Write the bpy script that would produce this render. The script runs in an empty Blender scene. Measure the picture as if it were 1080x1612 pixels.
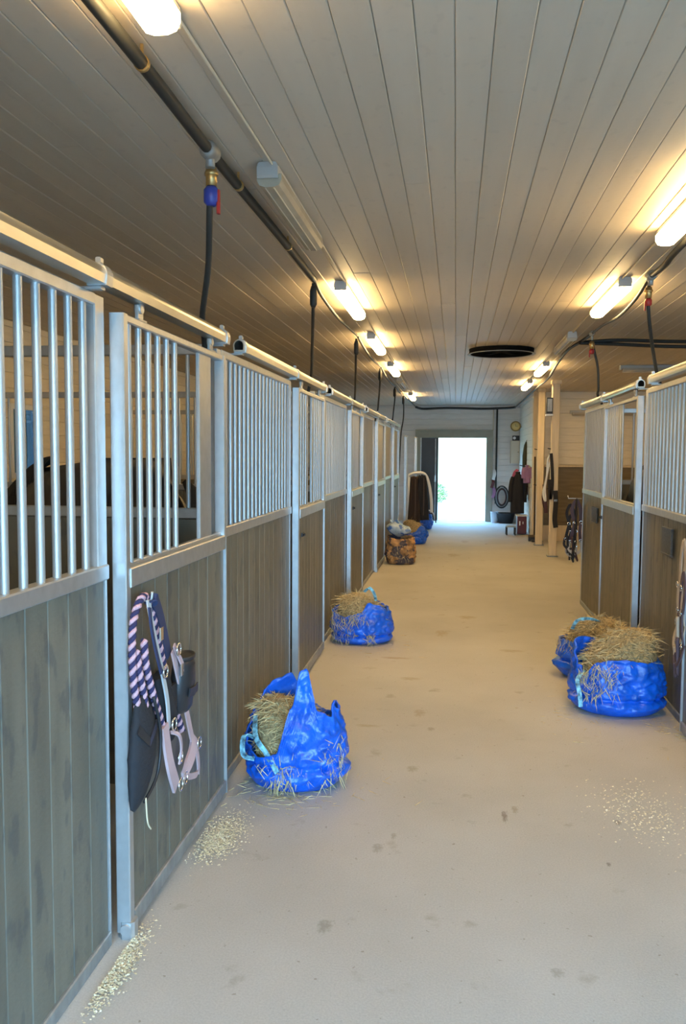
import bpy, bmesh, math, random
from mathutils import Vector, Matrix, noise
random.seed(7)
S = bpy.context.scene
COL = S.collection
PI = math.pi

# ---------------------------------------------------------------- camera
def setup_camera():
    f, yaw, pitch, roll = 1300.0, -0.1350, 0.0703, 0.0065
    fw = Vector((math.sin(yaw)*math.cos(pitch), math.cos(yaw)*math.cos(pitch), -math.sin(pitch)))
    r = Vector((math.cos(yaw), -math.sin(yaw), 0)); u = r.cross(fw)
    r2 = r*math.cos(roll) + u*math.sin(roll); u2 = -r*math.sin(roll) + u*math.cos(roll)
    cd = bpy.data.cameras.new('camera'); co = bpy.data.objects.new('camera', cd); COL.objects.link(co)
    cd.sensor_fit = 'HORIZONTAL'; cd.sensor_width = 36; cd.lens = 36*f/1080; cd.clip_start = .05; cd.clip_end = 300
    m = Matrix((r2, u2, -fw)).transposed().to_4x4(); m.translation = Vector((0, 0, 1.65))
    co.matrix_world = m; S.camera = co
setup_camera()

# ---------------------------------------------------------------- sky, daylight, exposure
DAY = (.47, .70, 1.0)
DAY_STRENGTH = 25.0
LAMP_STRENGTH = 55.0
LAMP_COLOR = (1.0, .67, .28)
w = bpy.data.worlds.new('sky'); S.world = w; w.use_nodes = True
nt = w.node_tree; nt.nodes.clear()
wo = nt.nodes.new('ShaderNodeOutputWorld'); bg = nt.nodes.new('ShaderNodeBackground')
tc = nt.nodes.new('ShaderNodeTexCoord'); sx = nt.nodes.new('ShaderNodeSeparateXYZ'); rp = nt.nodes.new('ShaderNodeValToRGB')
rp.color_ramp.elements[0].position = .0; rp.color_ramp.elements[0].color = (.36, .69, 1, 1)
rp.color_ramp.elements[1].position = .8; rp.color_ramp.elements[1].color = (.22, .52, 1, 1)
nt.links.new(tc.outputs['Generated'], sx.inputs[0]); nt.links.new(sx.outputs['Z'], rp.inputs[0])
nt.links.new(rp.outputs[0], bg.inputs[0]); bg.inputs[1].default_value = DAY_STRENGTH
nt.links.new(bg.outputs[0], wo.inputs[0])
def portal(loc, rot, sx_, sy_):
    l = bpy.data.lights.new('doorway_portal', 'AREA'); l.shape = 'RECTANGLE'; l.size = sx_; l.size_y = sy_
    l.cycles.is_portal = True
    o = bpy.data.objects.new('doorway_portal', l); o.location = loc; o.rotation_euler = rot; COL.objects.link(o)
portal((-.05, 20.85, 1.05), (-PI/2, 0, 0), 1.7, 2.1)
portal((1.2, -1.72, 1.09), (PI/2, 0, 0), 4.2, 2.18)
sun = bpy.data.lights.new('sun', 'SUN'); sun.energy = 13; sun.angle = .01; sun.color = (1, .93, .8)
so = bpy.data.objects.new('sun', sun); so.rotation_euler = Vector((.55, -.15, .82)).to_track_quat('Z', 'Y').to_euler(); COL.objects.link(so)
S.view_settings.view_transform = 'Standard'; S.view_settings.look = 'None'
S.view_settings.exposure = 0.0; S.view_settings.gamma = 1.0
S.view_settings.use_curve_mapping = False
try:
    S.cycles.max_bounces = 8; S.cycles.diffuse_bounces = 5; S.cycles.use_denoising = True
except Exception: pass

# ---------------------------------------------------------------- materials
MATS = {}
def mat(name, color, rough=.6, metal=0., var=.0, scale=(6, 6, 6), bump=0., bscale=60., spec=.5, rand=0., emit=None, es=0., alpha=None, detail=6., coords='pos', blotch=0., blotch_col=None, bl_scale=(2, 2, 2), trans=0., bl_lo=.6, bl_hi=.72):
    m = bpy.data.materials.new(name); m.use_nodes = True; n = m.node_tree; L = n.links
    b = n.nodes['Principled BSDF']
    b.inputs['Roughness'].default_value = rough; b.inputs['Metallic'].default_value = metal
    if 'Specular IOR Level' in b.inputs: b.inputs['Specular IOR Level'].default_value = spec
    b.inputs['Base Color'].default_value = (*color, 1)
    if trans: b.inputs['Transmission Weight'].default_value = trans
    if coords == 'pos':
        g = n.nodes.new('ShaderNodeNewGeometry'); src = g.outputs['Position']
    else:
        g = n.nodes.new('ShaderNodeTexCoord'); src = g.outputs['Object']
    out = None
    if var > 0:
        mp = n.nodes.new('ShaderNodeMapping'); mp.inputs['Scale'].default_value = scale; L.new(src, mp.inputs[0])
        nz = n.nodes.new('ShaderNodeTexNoise'); nz.inputs['Scale'].default_value = 1; nz.inputs['Detail'].default_value = detail
        L.new(mp.outputs[0], nz.inputs['Vector'])
        cr = n.nodes.new('ShaderNodeValToRGB')
        cr.color_ramp.elements[0].position = .3; cr.color_ramp.elements[1].position = .7
        cr.color_ramp.elements[0].color = (*[max(0, c*(1-var)) for c in color], 1)
        cr.color_ramp.elements[1].color = (*[min(1, c*(1+var)) for c in color], 1)
        L.new(nz.outputs['Fac'], cr.inputs[0]); out = cr.outputs[0]
    if blotch > 0:
        mp = n.nodes.new('ShaderNodeMapping'); mp.inputs['Scale'].default_value = bl_scale; L.new(src, mp.inputs[0])
        nz = n.nodes.new('ShaderNodeTexNoise'); nz.inputs['Scale'].default_value = 1; nz.inputs['Detail'].default_value = 3
        L.new(mp.outputs[0], nz.inputs['Vector'])
        cr = n.nodes.new('ShaderNodeValToRGB'); cr.color_ramp.elements[0].position = bl_lo; cr.color_ramp.elements[1].position = bl_hi
        cr.color_ramp.elements[0].color = (0, 0, 0, 1); cr.color_ramp.elements[1].color = (blotch, blotch, blotch, 1)
        L.new(nz.outputs['Fac'], cr.inputs[0])
        mx = n.nodes.new('ShaderNodeMixRGB'); L.new(cr.outputs[0], mx.inputs[0])
        if out: L.new(out, mx.inputs[1])
        else: mx.inputs[1].default_value = (*color, 1)
        mx.inputs[2].default_value = (*(blotch_col or tuple(c*.5 for c in color)), 1); out = mx.outputs[0]
    if rand > 0:
        oi = n.nodes.new('ShaderNodeObjectInfo'); mr = n.nodes.new('ShaderNodeMapRange')
        mr.inputs['To Min'].default_value = 1-rand; mr.inputs['To Max'].default_value = 1+rand
        L.new(oi.outputs['Random'], mr.inputs['Value'])
        mx = n.nodes.new('ShaderNodeVectorMath'); mx.operation = 'SCALE'
        if out: L.new(out, mx.inputs[0])
        else: mx.inputs[0].default_value = color
        L.new(mr.outputs[0], mx.inputs['Scale']); out = mx.outputs[0]
    if out: L.new(out, b.inputs['Base Color'])
    if bump > 0:
        nz = n.nodes.new('ShaderNodeTexNoise'); nz.inputs['Scale'].default_value = bscale; nz.inputs['Detail'].default_value = 4
        L.new(src, nz.inputs['Vector'])
        bp = n.nodes.new('ShaderNodeBump'); bp.inputs['Strength'].default_value = bump; bp.inputs['Distance'].default_value = .01
        L.new(nz.outputs['Fac'], bp.inputs['Height']); L.new(bp.outputs[0], b.inputs['Normal'])
    if emit:
        b.inputs['Emission Color'].default_value = (*emit, 1); b.inputs['Emission Strength'].default_value = es
    MATS[name] = m
    return m
galv = mat('galvanised_steel', (.50, .51, .51), .40, .75, .07, (26, 26, 20), .03, 40)
galv_bar = mat('galvanised_tube', (.44, .455, .46), .42, .6, .03, (20, 20, 4))
track_m = mat('steel_track', (.56, .55, .50), .33, .9, .08, (20, 6, 20))
galv_dark = mat('aged_and_shaded_galvanised_steel', (.34, .35, .34), .5, .6, .2, (20, 20, 10))  # also paints shade into the short-row guard plate
board_m = mat('dark_stained_board', (.150, .135, .102), .48, 0, .16, (14, 14, 1.6), .10, 60, spec=.35, rand=.10, blotch=.6, blotch_col=(.075, .075, .072), bl_scale=(17, 17, 7), bl_lo=.56, bl_hi=.64)
ceil_m = mat('painted_ceiling_plank', (.56, .485, .385), .5, 0, .03, (16, 1.2, 16), .05, 50, rand=.05, blotch=.22, blotch_col=(.38, .33, .27), bl_scale=(22, 14, 22))
wall_m = mat('painted_wall_plank', (.80, .72, .57), .6, 0, .05, (4, 4, 30), .05, 50, rand=.03)
endwall_m = mat('grey_painted_plank', (.70, .69, .66), .6, 0, .05, (4, 4, 30), .05, 50, rand=.03)
frame_m = mat('grey_green_paint', (.30, .30, .24), .6, 0, .06)
brownpanel_m = mat('brown_plywood', (.17, .125, .062), .5, 0, .2, (3, 3, 20))
pine_m = mat('pale_pine', (.66, .54, .36), .55, 0, .12, (20, 20, 2))
darkdoor_m = mat('dark_door_paint', (.018, .018, .016), .4, 0, .2)
black_m = mat('black_rubber', (.02, .02, .022), .5)
pitch_m = mat('matt_black_paint', (.004, .004, .004), .95, spec=.1)
hose_m = mat('dark_grey_hose', (.030, .031, .029), .5, spec=.3)
blackcloth_m = mat('black_cloth', (.018, .018, .022), .85, bump=.3, bscale=80)
browncloth_m = mat('dark_brown_blanket', (.035, .022, .018), .9, bump=.3, bscale=60)
cord_m = mat('cream_conduit', (.62, .55, .42), .5)
lampoff_m = mat('unlit_lamp_cover', (.40, .36, .28), .25, 0, .1)
lamphouse_m = mat('lamp_housing', (.42, .42, .40), .45)
brass_m = mat('brass', (.55, .38, .16), .35, .9)
bluev_m = mat('blue_valve', (.03, .05, .30), .4)
redv_m = mat('red_lever', (.35, .02, .02), .4)
white_m = mat('white_plastic', (.75, .76, .76), .4)
red_m = mat('red_plastic', (.10, .010, .012), .45)
pinkcloth_m = mat('pink_cloth', (.50, .10, .18), .85)
purplecloth_m = mat('lilac_cloth', (.36, .20, .36), .85)
olive_m = mat('olive_cloth', (.07, .065, .03), .85)
clock_m = mat('clock_face', (.75, .60, .25), .5)
clockrim_m = mat('clock_rim', (.30, .20, .06), .4)
silver_m = mat('nickel_ring', (.8, .8, .8), .2, 1.)
horse_m = mat('black_horse_coat', (.012, .011, .013), .45, 0, .2)
brownhorse_m = mat('dark_bay_horse_coat', (.022, .014, .010), .45, 0, .2)
mane_m = mat('black_mane', (.008, .008, .008), .7)
hoof_m = mat('hoof', (.06, .05, .04), .5)
eye_m = mat('horse_eye', (.01, .006, .004), .08)
pink_m = mat('dusty_pink_leather', (.52, .37, .38), .6, 0, .1)
pinkrope_m = mat('pink_rope', (.66, .38, .42), .9, bump=.4, bscale=250)
navyrope_m = mat('navy_rope', (.035, .03, .09), .9, bump=.4, bscale=250)
greystrap_m = mat('pale_grey_webbing', (.50, .50, .50), .7, 0, .1)
navy_m = mat('navy_webbing', (.030, .038, .095), .8)
grass_m = mat('grass', (.09, .13, .04), .9, 0, .35, (1.5, 1.5, 1.5))
gravel_m = mat('pale_gravel', (.17, .18, .17), .9, 0, .2, (8, 8, 8))
asphalt_m = mat('dark_asphalt', (.05, .05, .05), .9, 0, .2, (8, 8, 8))
leaf_m = mat('leaf', (.05, .10, .02), .8, 0, .4, (3, 3, 3))
bark_m = mat('bark', (.12, .09, .06), .9)
sawdust_m = mat('sawdust', (.88, .73, .52), .9, 0, .3, (90, 90, 90))
silverbag_m = mat('silver_blue_plastic', (.40, .50, .58), .25, 0, .2, (14, 14, 14), blotch=.9, blotch_col=(.03, .12, .40), bl_scale=(9, 9, 9), bl_lo=.50, bl_hi=.56)
patch_m = mat('patterned_brown_sack', (.36, .19, .07), .7, 0, .7, (9, 9, 9), detail=2, blotch=.9, blotch_col=(.03, .035, .06), bl_scale=(7, 7, 9), bl_lo=.50, bl_hi=.54)
plate_m = mat('dark_name_plate', (.045, .043, .038), .4, 0, .5, (40, 40, 60))
def bag_material():
    m = mat('blue_woven_plastic', (.002, .105, .62), .32, 0, .30, (12, 12, 12), .55, 38, spec=.6)
    b = m.node_tree.nodes['Principled BSDF']
    b.inputs['Subsurface Weight'].default_value = 0
    return m
bag_m = bag_material()
bagtrim_m = mat('pale_blue_strap', (.20, .44, .74), .4, 0, .9, (34, 34, 34))
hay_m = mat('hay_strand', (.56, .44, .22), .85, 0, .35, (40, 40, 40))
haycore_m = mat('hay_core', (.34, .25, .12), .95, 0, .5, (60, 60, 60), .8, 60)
# lamp diffuser that gives off light
lampon_m = mat('lit_lamp_cover', (.9, .85, .7), .4, emit=LAMP_COLOR, es=LAMP_STRENGTH)
def glass_mat():
    m = bpy.data.materials.new('window_glass'); m.use_nodes = True; n = m.node_tree; n.nodes.clear()
    o = n.nodes.new('ShaderNodeOutputMaterial'); t = n.nodes.new('ShaderNodeBsdfTransparent'); g = n.nodes.new('ShaderNodeBsdfGlossy')
    g.inputs['Roughness'].default_value = .03; t.inputs[0].default_value = (.10, .13, .16, 1)
    x = n.nodes.new('ShaderNodeMixShader'); x.inputs[0].default_value = .08
    n.links.new(t.outputs[0], x.inputs[1]); n.links.new(g.outputs[0], x.inputs[2]); n.links.new(x.outputs[0], o.inputs[0]); return m
glass_m = glass_mat()
def floor_mat():
    m = bpy.data.materials.new('worn_concrete'); m.use_nodes = True; n = m.node_tree; L = n.links; b = n.nodes['Principled BSDF']
    g = n.nodes.new('ShaderNodeNewGeometry')
    def nz(sc, det, lo, hi, c0, c1, vec=None, rough=.55):
        t = n.nodes.new('ShaderNodeTexNoise'); t.inputs['Scale'].default_value = sc; t.inputs['Detail'].default_value = det; t.inputs['Roughness'].default_value = rough
        L.new(vec or g.outputs['Position'], t.inputs['Vector'])
        r = n.nodes.new('ShaderNodeValToRGB'); r.color_ramp.elements[0].position = lo; r.color_ramp.elements[1].position = hi
        r.color_ramp.elements[0].color = (*c0, 1); r.color_ramp.elements[1].color = (*c1, 1); L.new(t.outputs['Fac'], r.inputs[0]); return r, t
    a, _ = nz(1.1, 6, .3, .7, (.43, .41, .37), (.51, .49, .45))
    s, _ = nz(5.5, 4, .64, .72, (0, 0, 0), (.55, .55, .55))
    sp, _ = nz(38, 2, .70, .74, (0, 0, 0), (.7, .7, .7))
    fi, ft = nz(140, 3, .3, .7, (.90, .90, .90), (1.06, 1.06, 1.06))
    m1 = n.nodes.new('ShaderNodeMixRGB'); L.new(s.outputs[0], m1.inputs[0]); L.new(a.outputs[0], m1.inputs[1]); m1.inputs[2].default_value = (.33, .29, .23, 1)
    m2 = n.nodes.new('ShaderNodeMixRGB'); L.new(sp.outputs[0], m2.inputs[0]); L.new(m1.outputs[0], m2.inputs[1]); m2.inputs[2].default_value = (.26, .22, .17, 1)
    m3 = n.nodes.new('ShaderNodeMixRGB'); m3.blend_type = 'MULTIPLY'; m3.inputs[0].default_value = 1; L.new(m2.outputs[0], m3.inputs[1]); L.new(fi.outputs[0], m3.inputs[2])
    # stains with a place of their own
    out = m3.outputs[0]
    for (x, y, rx, ry, c) in [(-.427, 2.75, .035, .05, (.24, .22, .17)), (-.298, 3.35, .03, .05, (.30, .26, .20)), (-.24, 3.47, .016, .035, (.30, .26, .20)),
                              (-.198, 4.25, .04, .05, (.32, .28, .20)), (.248, 3.74, .018, .07, (.14, .10, .06)), (.30, 3.82, .02, .05, (.3, .24, .16)), (.64, 3.35, .012, .02, (.12, .09, .06)),
                              (1.03, 3.25, .035, .03, (.12, .08, .05)), (-.30, 6.0, .10, .05, (.36, .30, .2)), (-.1, 7.6, .08, .16, (.36, .29, .18)), (-.2, 5.2, .05, .09, (.34, .28, .2)),
                              (-.5, 4.9, .1, .03, (.36, .3, .2)), (.0, 13.6, .14, .25, (.34, .28, .2)), (.2, 15.8, .1, .3, (.36, .3, .24)), (.35, 2.6, .03, .03, (.3, .27, .22)), (1.1, 2.85, .05, .03, (.22, .18, .12)), (-.9, 2.0, .05, .1, (.36, .33, .28)), (.75, 3.75, .02, .03, (.2, .16, .1)), (.5, 7.0, .14, .06, (.36, .29, .19)), (.15, 8.4, .12, .1, (.36, .29, .18)), (-.12, 4.9, .03, .04, (.28, .24, .18)), (-.45, 6.6, .16, .04, (.33, .24, .15))]:
        mp = n.nodes.new('ShaderNodeMapping'); mp.vector_type = 'POINT'
        mp.inputs['Location'].default_value = (-x/rx, -y/ry, 0); mp.inputs['Scale'].default_value = (1/rx, 1/ry, 0)
        L.new(g.outputs['Position'], mp.inputs[0])
        nn = n.nodes.new('ShaderNodeTexNoise'); nn.inputs['Scale'].default_value = 1.6; nn.inputs['Detail'].default_value = 3; L.new(mp.outputs[0], nn.inputs['Vector'])
        ad = n.nodes.new('ShaderNodeVectorMath'); ad.operation = 'MULTIPLY_ADD'; L.new(nn.outputs['Color'], ad.inputs[0]); ad.inputs[1].default_value = (2.2, 2.2, 0); L.new(mp.outputs[0], ad.inputs[2])
        sb = n.nodes.new('ShaderNodeVectorMath'); sb.operation = 'SUBTRACT'; L.new(ad.outputs[0], sb.inputs[0]); sb.inputs[1].default_value = (1.1, 1.1, 0)
        ln = n.nodes.new('ShaderNodeVectorMath'); ln.operation = 'LENGTH'; L.new(sb.outputs[0], ln.inputs[0])
        mr = n.nodes.new('ShaderNodeMapRange'); mr.inputs['From Min'].default_value = .35; mr.inputs['From Max'].default_value = .95
        mr.inputs['To Min'].default_value = .62; mr.inputs['To Max'].default_value = 0; L.new(ln.outputs['Value'], mr.inputs['Value'])
        mx = n.nodes.new('ShaderNodeMixRGB'); L.new(mr.outputs[0], mx.inputs[0]); L.new(out, mx.inputs[1]); mx.inputs[2].default_value = (*c, 1); out = mx.outputs[0]
    L.new(out, b.inputs['Base Color']); b.inputs['Roughness'].default_value = .75; b.inputs['Specular IOR Level'].default_value = .3
    bp = n.nodes.new('ShaderNodeBump'); bp.inputs['Strength'].default_value = .12; bp.inputs['Distance'].default_value = .01
    L.new(ft.outputs['Fac'], bp.inputs['Height']); L.new(bp.outputs[0], b.inputs['Normal']); return m
floor_m = floor_mat()

# ---------------------------------------------------------------- mesh helpers
class MB:
    def __init__(self): self.v = []; self.f = []; self.smooth = []
    def box(self, c, s, rot=None):
        i = len(self.v); hx, hy, hz = s[0]/2, s[1]/2, s[2]/2
        for dx in (-1, 1):
            for dy in (-1, 1):
                for dz in (-1, 1):
                    p = Vector((dx*hx, dy*hy, dz*hz))
                    if rot: p = rot @ p
                    self.v.append((p.x+c[0], p.y+c[1], p.z+c[2]))
        for q in ((0, 1, 3, 2), (4, 6, 7, 5), (0, 4, 5, 1), (2, 3, 7, 6), (0, 2, 6, 4), (1, 5, 7, 3)):
            self.f.append(tuple(i+k for k in q)); self.smooth.append(False)
        return self
    def cbox(self, c, s, b=.004):
        """box with its four long edges (longest axis) and end faces chamfered"""
        ax = max(range(3), key=lambda k: s[k]); u, v_ = [k for k in range(3) if k != ax]
        hu, hv, ha = s[u]/2, s[v_]/2, s[ax]/2; b = min(b, hu*.6, hv*.6)
        prof = [(-hu+b, -hv), (hu-b, -hv), (hu, -hv+b), (hu, hv-b), (hu-b, hv), (-hu+b, hv), (-hu, hv-b), (-hu, -hv+b)]
        i = len(self.v)
        for t in (-ha, ha):
            for (a, d) in prof:
                p = [0, 0, 0]; p[u] = a+c[u]; p[v_] = d+c[v_]; p[ax] = t+c[ax]; self.v.append(tuple(p))
        for k in range(8):
            j = (k+1) % 8; self.f.append((i+k, i+j, i+8+j, i+8+k)); self.smooth.append(False)
        self.f.append(tuple(i+k for k in reversed(range(8)))); self.f.append(tuple(i+8+k for k in range(8))); self.smooth += [False, False]
        return self
    def tube(self, pts, r, n=8, caps=True, smooth=True, flat=None):
        """swept tube; r scalar or list; flat=(a,b) gives an elliptical/flat profile"""
        pts = [Vector(p) for p in pts]; m = len(pts); i0 = len(self.v)
        rs = r if isinstance(r, (list, tuple)) else [r]*m
        t0 = (pts[1]-pts[0]).normalized()
        up = Vector((0, 0, 1)) if abs(t0.z) < .9 else Vector((0, 1, 0))
        nrm = t0.cross(up).normalized()
        for k in range(m):
            t = (pts[min(k+1, m-1)]-pts[max(k-1, 0)]).normalized()
            nrm = (nrm - t*nrm.dot(t))
            if nrm.length < 1e-6: nrm = t.orthogonal()
            nrm.normalize(); bn = t.cross(nrm)
            for j in range(n):
                a = 2*PI*j/n
                ca, sa = math.cos(a), math.sin(a)
                if flat: p = pts[k]+nrm*ca*flat[0]+bn*sa*flat[1]
                else: p = pts[k]+(nrm*ca+bn*sa)*rs[k]
                self.v.append(tuple(p))
        for k in range(m-1):
            for j in range(n):
                a = i0+k*n+j; b = i0+k*n+(j+1) % n
                self.f.append((a, b, b+n, a+n)); self.smooth.append(smooth)
        if caps:
            self.f.append(tuple(i0+j for j in reversed(range(n)))); self.f.append(tuple(i0+(m-1)*n+j for j in range(n))); self.smooth += [False, False]
        return self
    def ribbon(self, pts, side, width, th=.003):
        """flat strap along pts; side = direction (Vector) or list of directions across it"""
        pts = [Vector(p) for p in pts]; m = len(pts); i0 = len(self.v)
        for k in range(m):
            s = Vector(side[k] if isinstance(side, list) else side).normalized()
            t = (pts[min(k+1, m-1)]-pts[max(k-1, 0)]).normalized()
            nn = t.cross(s).normalized(); s = nn.cross(t).normalized()
            for (a, b) in ((-.5, -.5), (.5, -.5), (.5, .5), (-.5, .5)):
                self.v.append(tuple(pts[k]+s*a*width+nn*b*th))
        for k in range(m-1):
            for j in range(4):
                a = i0+k*4+j; b = i0+k*4+(j+1) % 4
                self.f.append((a, b, b+4, a+4)); self.smooth.append(False)
        self.f.append((i0+3, i0+2, i0+1, i0)); e = i0+(m-1)*4; self.f.append((e, e+1, e+2, e+3)); self.smooth += [False, False]
        return self
    def lathe(self, prof, c=(0, 0, 0), n=24, axis='z', smooth=True, caps=True):
        i0 = len(self.v)
        for (r, h) in prof:
            for j in range(n):
                a = 2*PI*j/n; x, y = r*math.cos(a), r*math.sin(a)
                p = (x, y, h) if axis == 'z' else ((h, x, y) if axis == 'x' else (x, h, y))
                self.v.append((p[0]+c[0], p[1]+c[1], p[2]+c[2]))
        for k in range(len(prof)-1):
            for j in range(n):
                a = i0+k*n+j; b = i0+k*n+(j+1) % n
                self.f.append((a, b, b+n, a+n)); self.smooth.append(smooth)
        if caps: self.f.append(tuple(i0+j for j in reversed(range(n)))); self.f.append(tuple(i0+(len(prof)-1)*n+j for j in range(n))); self.smooth += [False, False]
        return self
    def grid(self, rows, closed=False, smooth=True):
        i0 = len(self.v); m = len(rows); n = len(rows[0])
        for r in rows: self.v += [tuple(p) for p in r]
        for k in range(m-1):
            for j in range(n if closed else n-1):
                a = i0+k*n+j; b = i0+k*n+(j+1) % n
                self.f.append((a, b, b+n, a+n)); self.smooth.append(smooth)
        return self
    def mesh(self, name, m, fix=True):
        me = bpy.data.meshes.new(name); me.from_pydata(self.v, [], self.f)
        me.polygons.foreach_set('use_smooth', self.smooth)
        if m: me.materials.append(m)
        if fix:
            bm = bmesh.new(); bm.from_mesh(me); bmesh.ops.recalc_face_normals(bm, faces=bm.faces); bm.to_mesh(me); bm.free()
        me.update(); return me
def link(name, me, parent=None, loc=(0, 0, 0), rot=None):
    o = bpy.data.objects.new(name, me); COL.objects.link(o)
    if parent: o.parent = parent
    o.location = loc
    if rot: o.rotation_euler = rot
    return o
def obj(name, mb, m, parent=None, loc=(0, 0, 0), rot=None): return link(name, mb.mesh(name, m), parent, loc, rot)
def tag(o, label=None, cat=None, group=None, kind=None):
    if label: o['label'] = label
    if cat: o['category'] = cat
    if group: o['group'] = group
    if kind: o['kind'] = kind
    return o
def thing(name, loc, label, cat, group=None, rot=None):
    o = link(name, None, None, loc, rot); o.empty_display_size = .1
    return tag(o, label, cat, group)
def copy_tree(o, parent=None):
    c = o.copy(); COL.objects.link(c); c.parent = parent
    for ch in list(o.children): copy_tree(ch, c)
    return c
def spline(P, n=8):
    P = [Vector(p) for p in P]; out = []
    for i in range(len(P)-1):
        a, b, c, d = P[max(i-1, 0)], P[i], P[i+1], P[min(i+2, len(P)-1)]
        for k in range(n):
            t = k/n; out.append(.5*((2*b)+(c-a)*t+(2*a-5*b+4*c-d)*t*t+(3*b-3*c+d-a)*t*t*t))
    out.append(P[-1]); return out
CACHE = {}
def cached(key, fn):
    if key not in CACHE: CACHE[key] = fn()
    return CACHE[key]

XL, XR, ZC = -1.119, 1.397, 2.86
YB, YE = -1.6, 20.67
XWL, XWR = -4.1, 4.4

# ================================================================= STRUCTURE
fl = tag(obj('floor', MB().box(((XWL+XWR)/2, (YB+YE)/2, -.1), (XWR-XWL+.4, YE-YB+.3, .2)), floor_m), kind='structure')
out = tag(obj('terrain', MB().box((0, 60, -.17), (160, 78.3, .1)), grass_m), kind='structure')
hb = MB(); rows = []
for i in range(25):
    y_ = 30+i*2.2; row = []
    for j in range(31):
        x_ = -60+j*4; k = max(0, (y_-33)/50); row.append((x_, y_, -.115+22*k**1.15+(noise.noise(Vector((x_*.05, y_*.05, 1)))*1.2*min(1, k*5)) if k > 0 else -.13))
    rows.append(row)
hb.grid(rows); sky_screen_hill = tag(obj('sky_screen_hill', hb, mat('sunlit_meadow', (.15, .15, .055), .9, 0, .25, (.5, .5, .5))), kind='structure')  # slope added to screen low sky light from the end doorway
drive = tag(obj('path', MB().box((.3, 24.2, -.055), (3.6, 6.6, .11)), gravel_m), kind='structure')
unseen_yard = tag(obj('path', MB().box((0, -8.9, -.1), (30, 14, .1)), asphalt_m), kind='structure')  # unseen ground, darkened so less daylight bounces onto the ceiling

# ceiling: backing and planks
ce = tag(obj('ceiling', MB().box(((XWL+XWR)/2, (YB+YE)/2, ZC+.07), (XWR-XWL+.4, YE-YB+.3, .1)), mat('ceiling_backing', (.16, .13, .10), .9)), kind='structure')
PWD = .113
def plank_mesh(L):
    def mk():
        b = MB(); h = PWD/2-.0006; c = .0030; t = .02
        prof = [(-h, t), (-h, c), (-h+c, 0), (h-c, 0), (h, c), (h, t)]
        i = 0
        for y in (-L/2+.001, L/2-.001):
            for (x, z) in prof: b.v.append((x, y, z))
        for k in range(6):
            j = (k+1) % 6; b.f.append((k, j, j+6, k+6)); b.smooth.append(False)
        b.f.append((5, 4, 3, 2, 1, 0)); b.f.append((6, 7, 8, 9, 10, 11)); b.smooth += [False]*2
        return b.mesh('plank', ceil_m)
    return cached(('plank', round(L, 2)), mk)
x = XWL+PWD/2+.01
rr = random.Random(3)
while x < XWR:
    cuts = [YB]; off = rr.choice([3.6, 5.4, 7.2, 8.4])
    if -1.2 < x < 1.9: ys = [YB+off, YB+off+4.8, YB+off+9.6, YB+off+14.4]
    else: ys = [YB+off+1.2, YB+off+9.6]
    cuts += [q for q in ys if q < YE-.8]+[YE-.02]
    for a, b_ in zip(cuts[:-1], cuts[1:]):
        link('plank', plank_mesh(b_-a), ce, (x, (a+b_)/2, ZC+rr.uniform(-.0015, .0015)))
    x += PWD

def hplanks(parent, m, axis, pos, a0, a1, z0, z1, inward, holes=(), pw=.14, th=.022):
    """horizontal planks on a wall. axis 'x': wall runs along x at y=pos; axis 'y': runs along y at x=pos; inward = +-1 thickness side"""
    z = z0
    while z < z1-.02:
        h = min(pw, z1-z); segs = [(a0, a1)]
        for (h0, h1, hz0, hz1) in holes:
            if z+h > hz0+.01 and z < hz1-.01:
                ns = []
                for (s0, s1) in segs:
                    if h0 > s0+.01: ns.append((s0, min(h0, s1)))
                    if h1 < s1-.01: ns.append((max(h1, s0), s1))
                    if h0 >= s1 or h1 <= s0: ns.append((s0, s1))
                segs = list(dict.fromkeys(q for q in ns if q[1]-q[0] > .02))
        for (s0, s1) in segs:
            L = s1-s0; key = ('hp', m.name, axis, round(L, 3), round(h, 3), inward)
            def mk():
                c = .005; b = MB(); hh = h/2-.001
                prof = [(0, -hh), (th-c, -hh), (th, -hh+c), (th, hh-c), (th-c, hh), (0, hh)]
                for t in (-L/2, L/2):
                    for (d, zz) in prof:
                        b.v.append((t, d*inward, zz) if axis == 'x' else (d*inward, t, zz))
                for k in range(6):
                    j = (k+1) % 6; b.f.append((k, j, j+6, k+6)); b.smooth.append(False)
                b.f.append((5, 4, 3, 2, 1, 0)); b.f.append((6, 7, 8, 9, 10, 11)); b.smooth += [False]*2
                return b.mesh('plank', m)
            me = cached(key, mk)
            link('plank', me, parent, ((s0+s1)/2, pos, z+h/2) if axis == 'x' else (pos, (s0+s1)/2, z+h/2))
        z += pw
def backing(name, boxes, m):
    b = MB()
    for c, s in boxes: b.box(c, s)
    return tag(obj(name, b, m), kind='structure')

# end wall with the doorway
EH = [(-.85, .75, 0, 2.10)]
we = backing('wall_end', [((-2.5, YE+.08, 1.44), (3.3, .12, 2.88)), ((1.2, YE+.08, 1.44), (.9, .12, 2.88)), ((-.05, YE+.08, 2.49), (1.6, .12, .78))], endwall_m)
hplanks(we, endwall_m, 'x', YE+.022, XWL, 1.56, 0, ZC, -1, EH)
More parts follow.
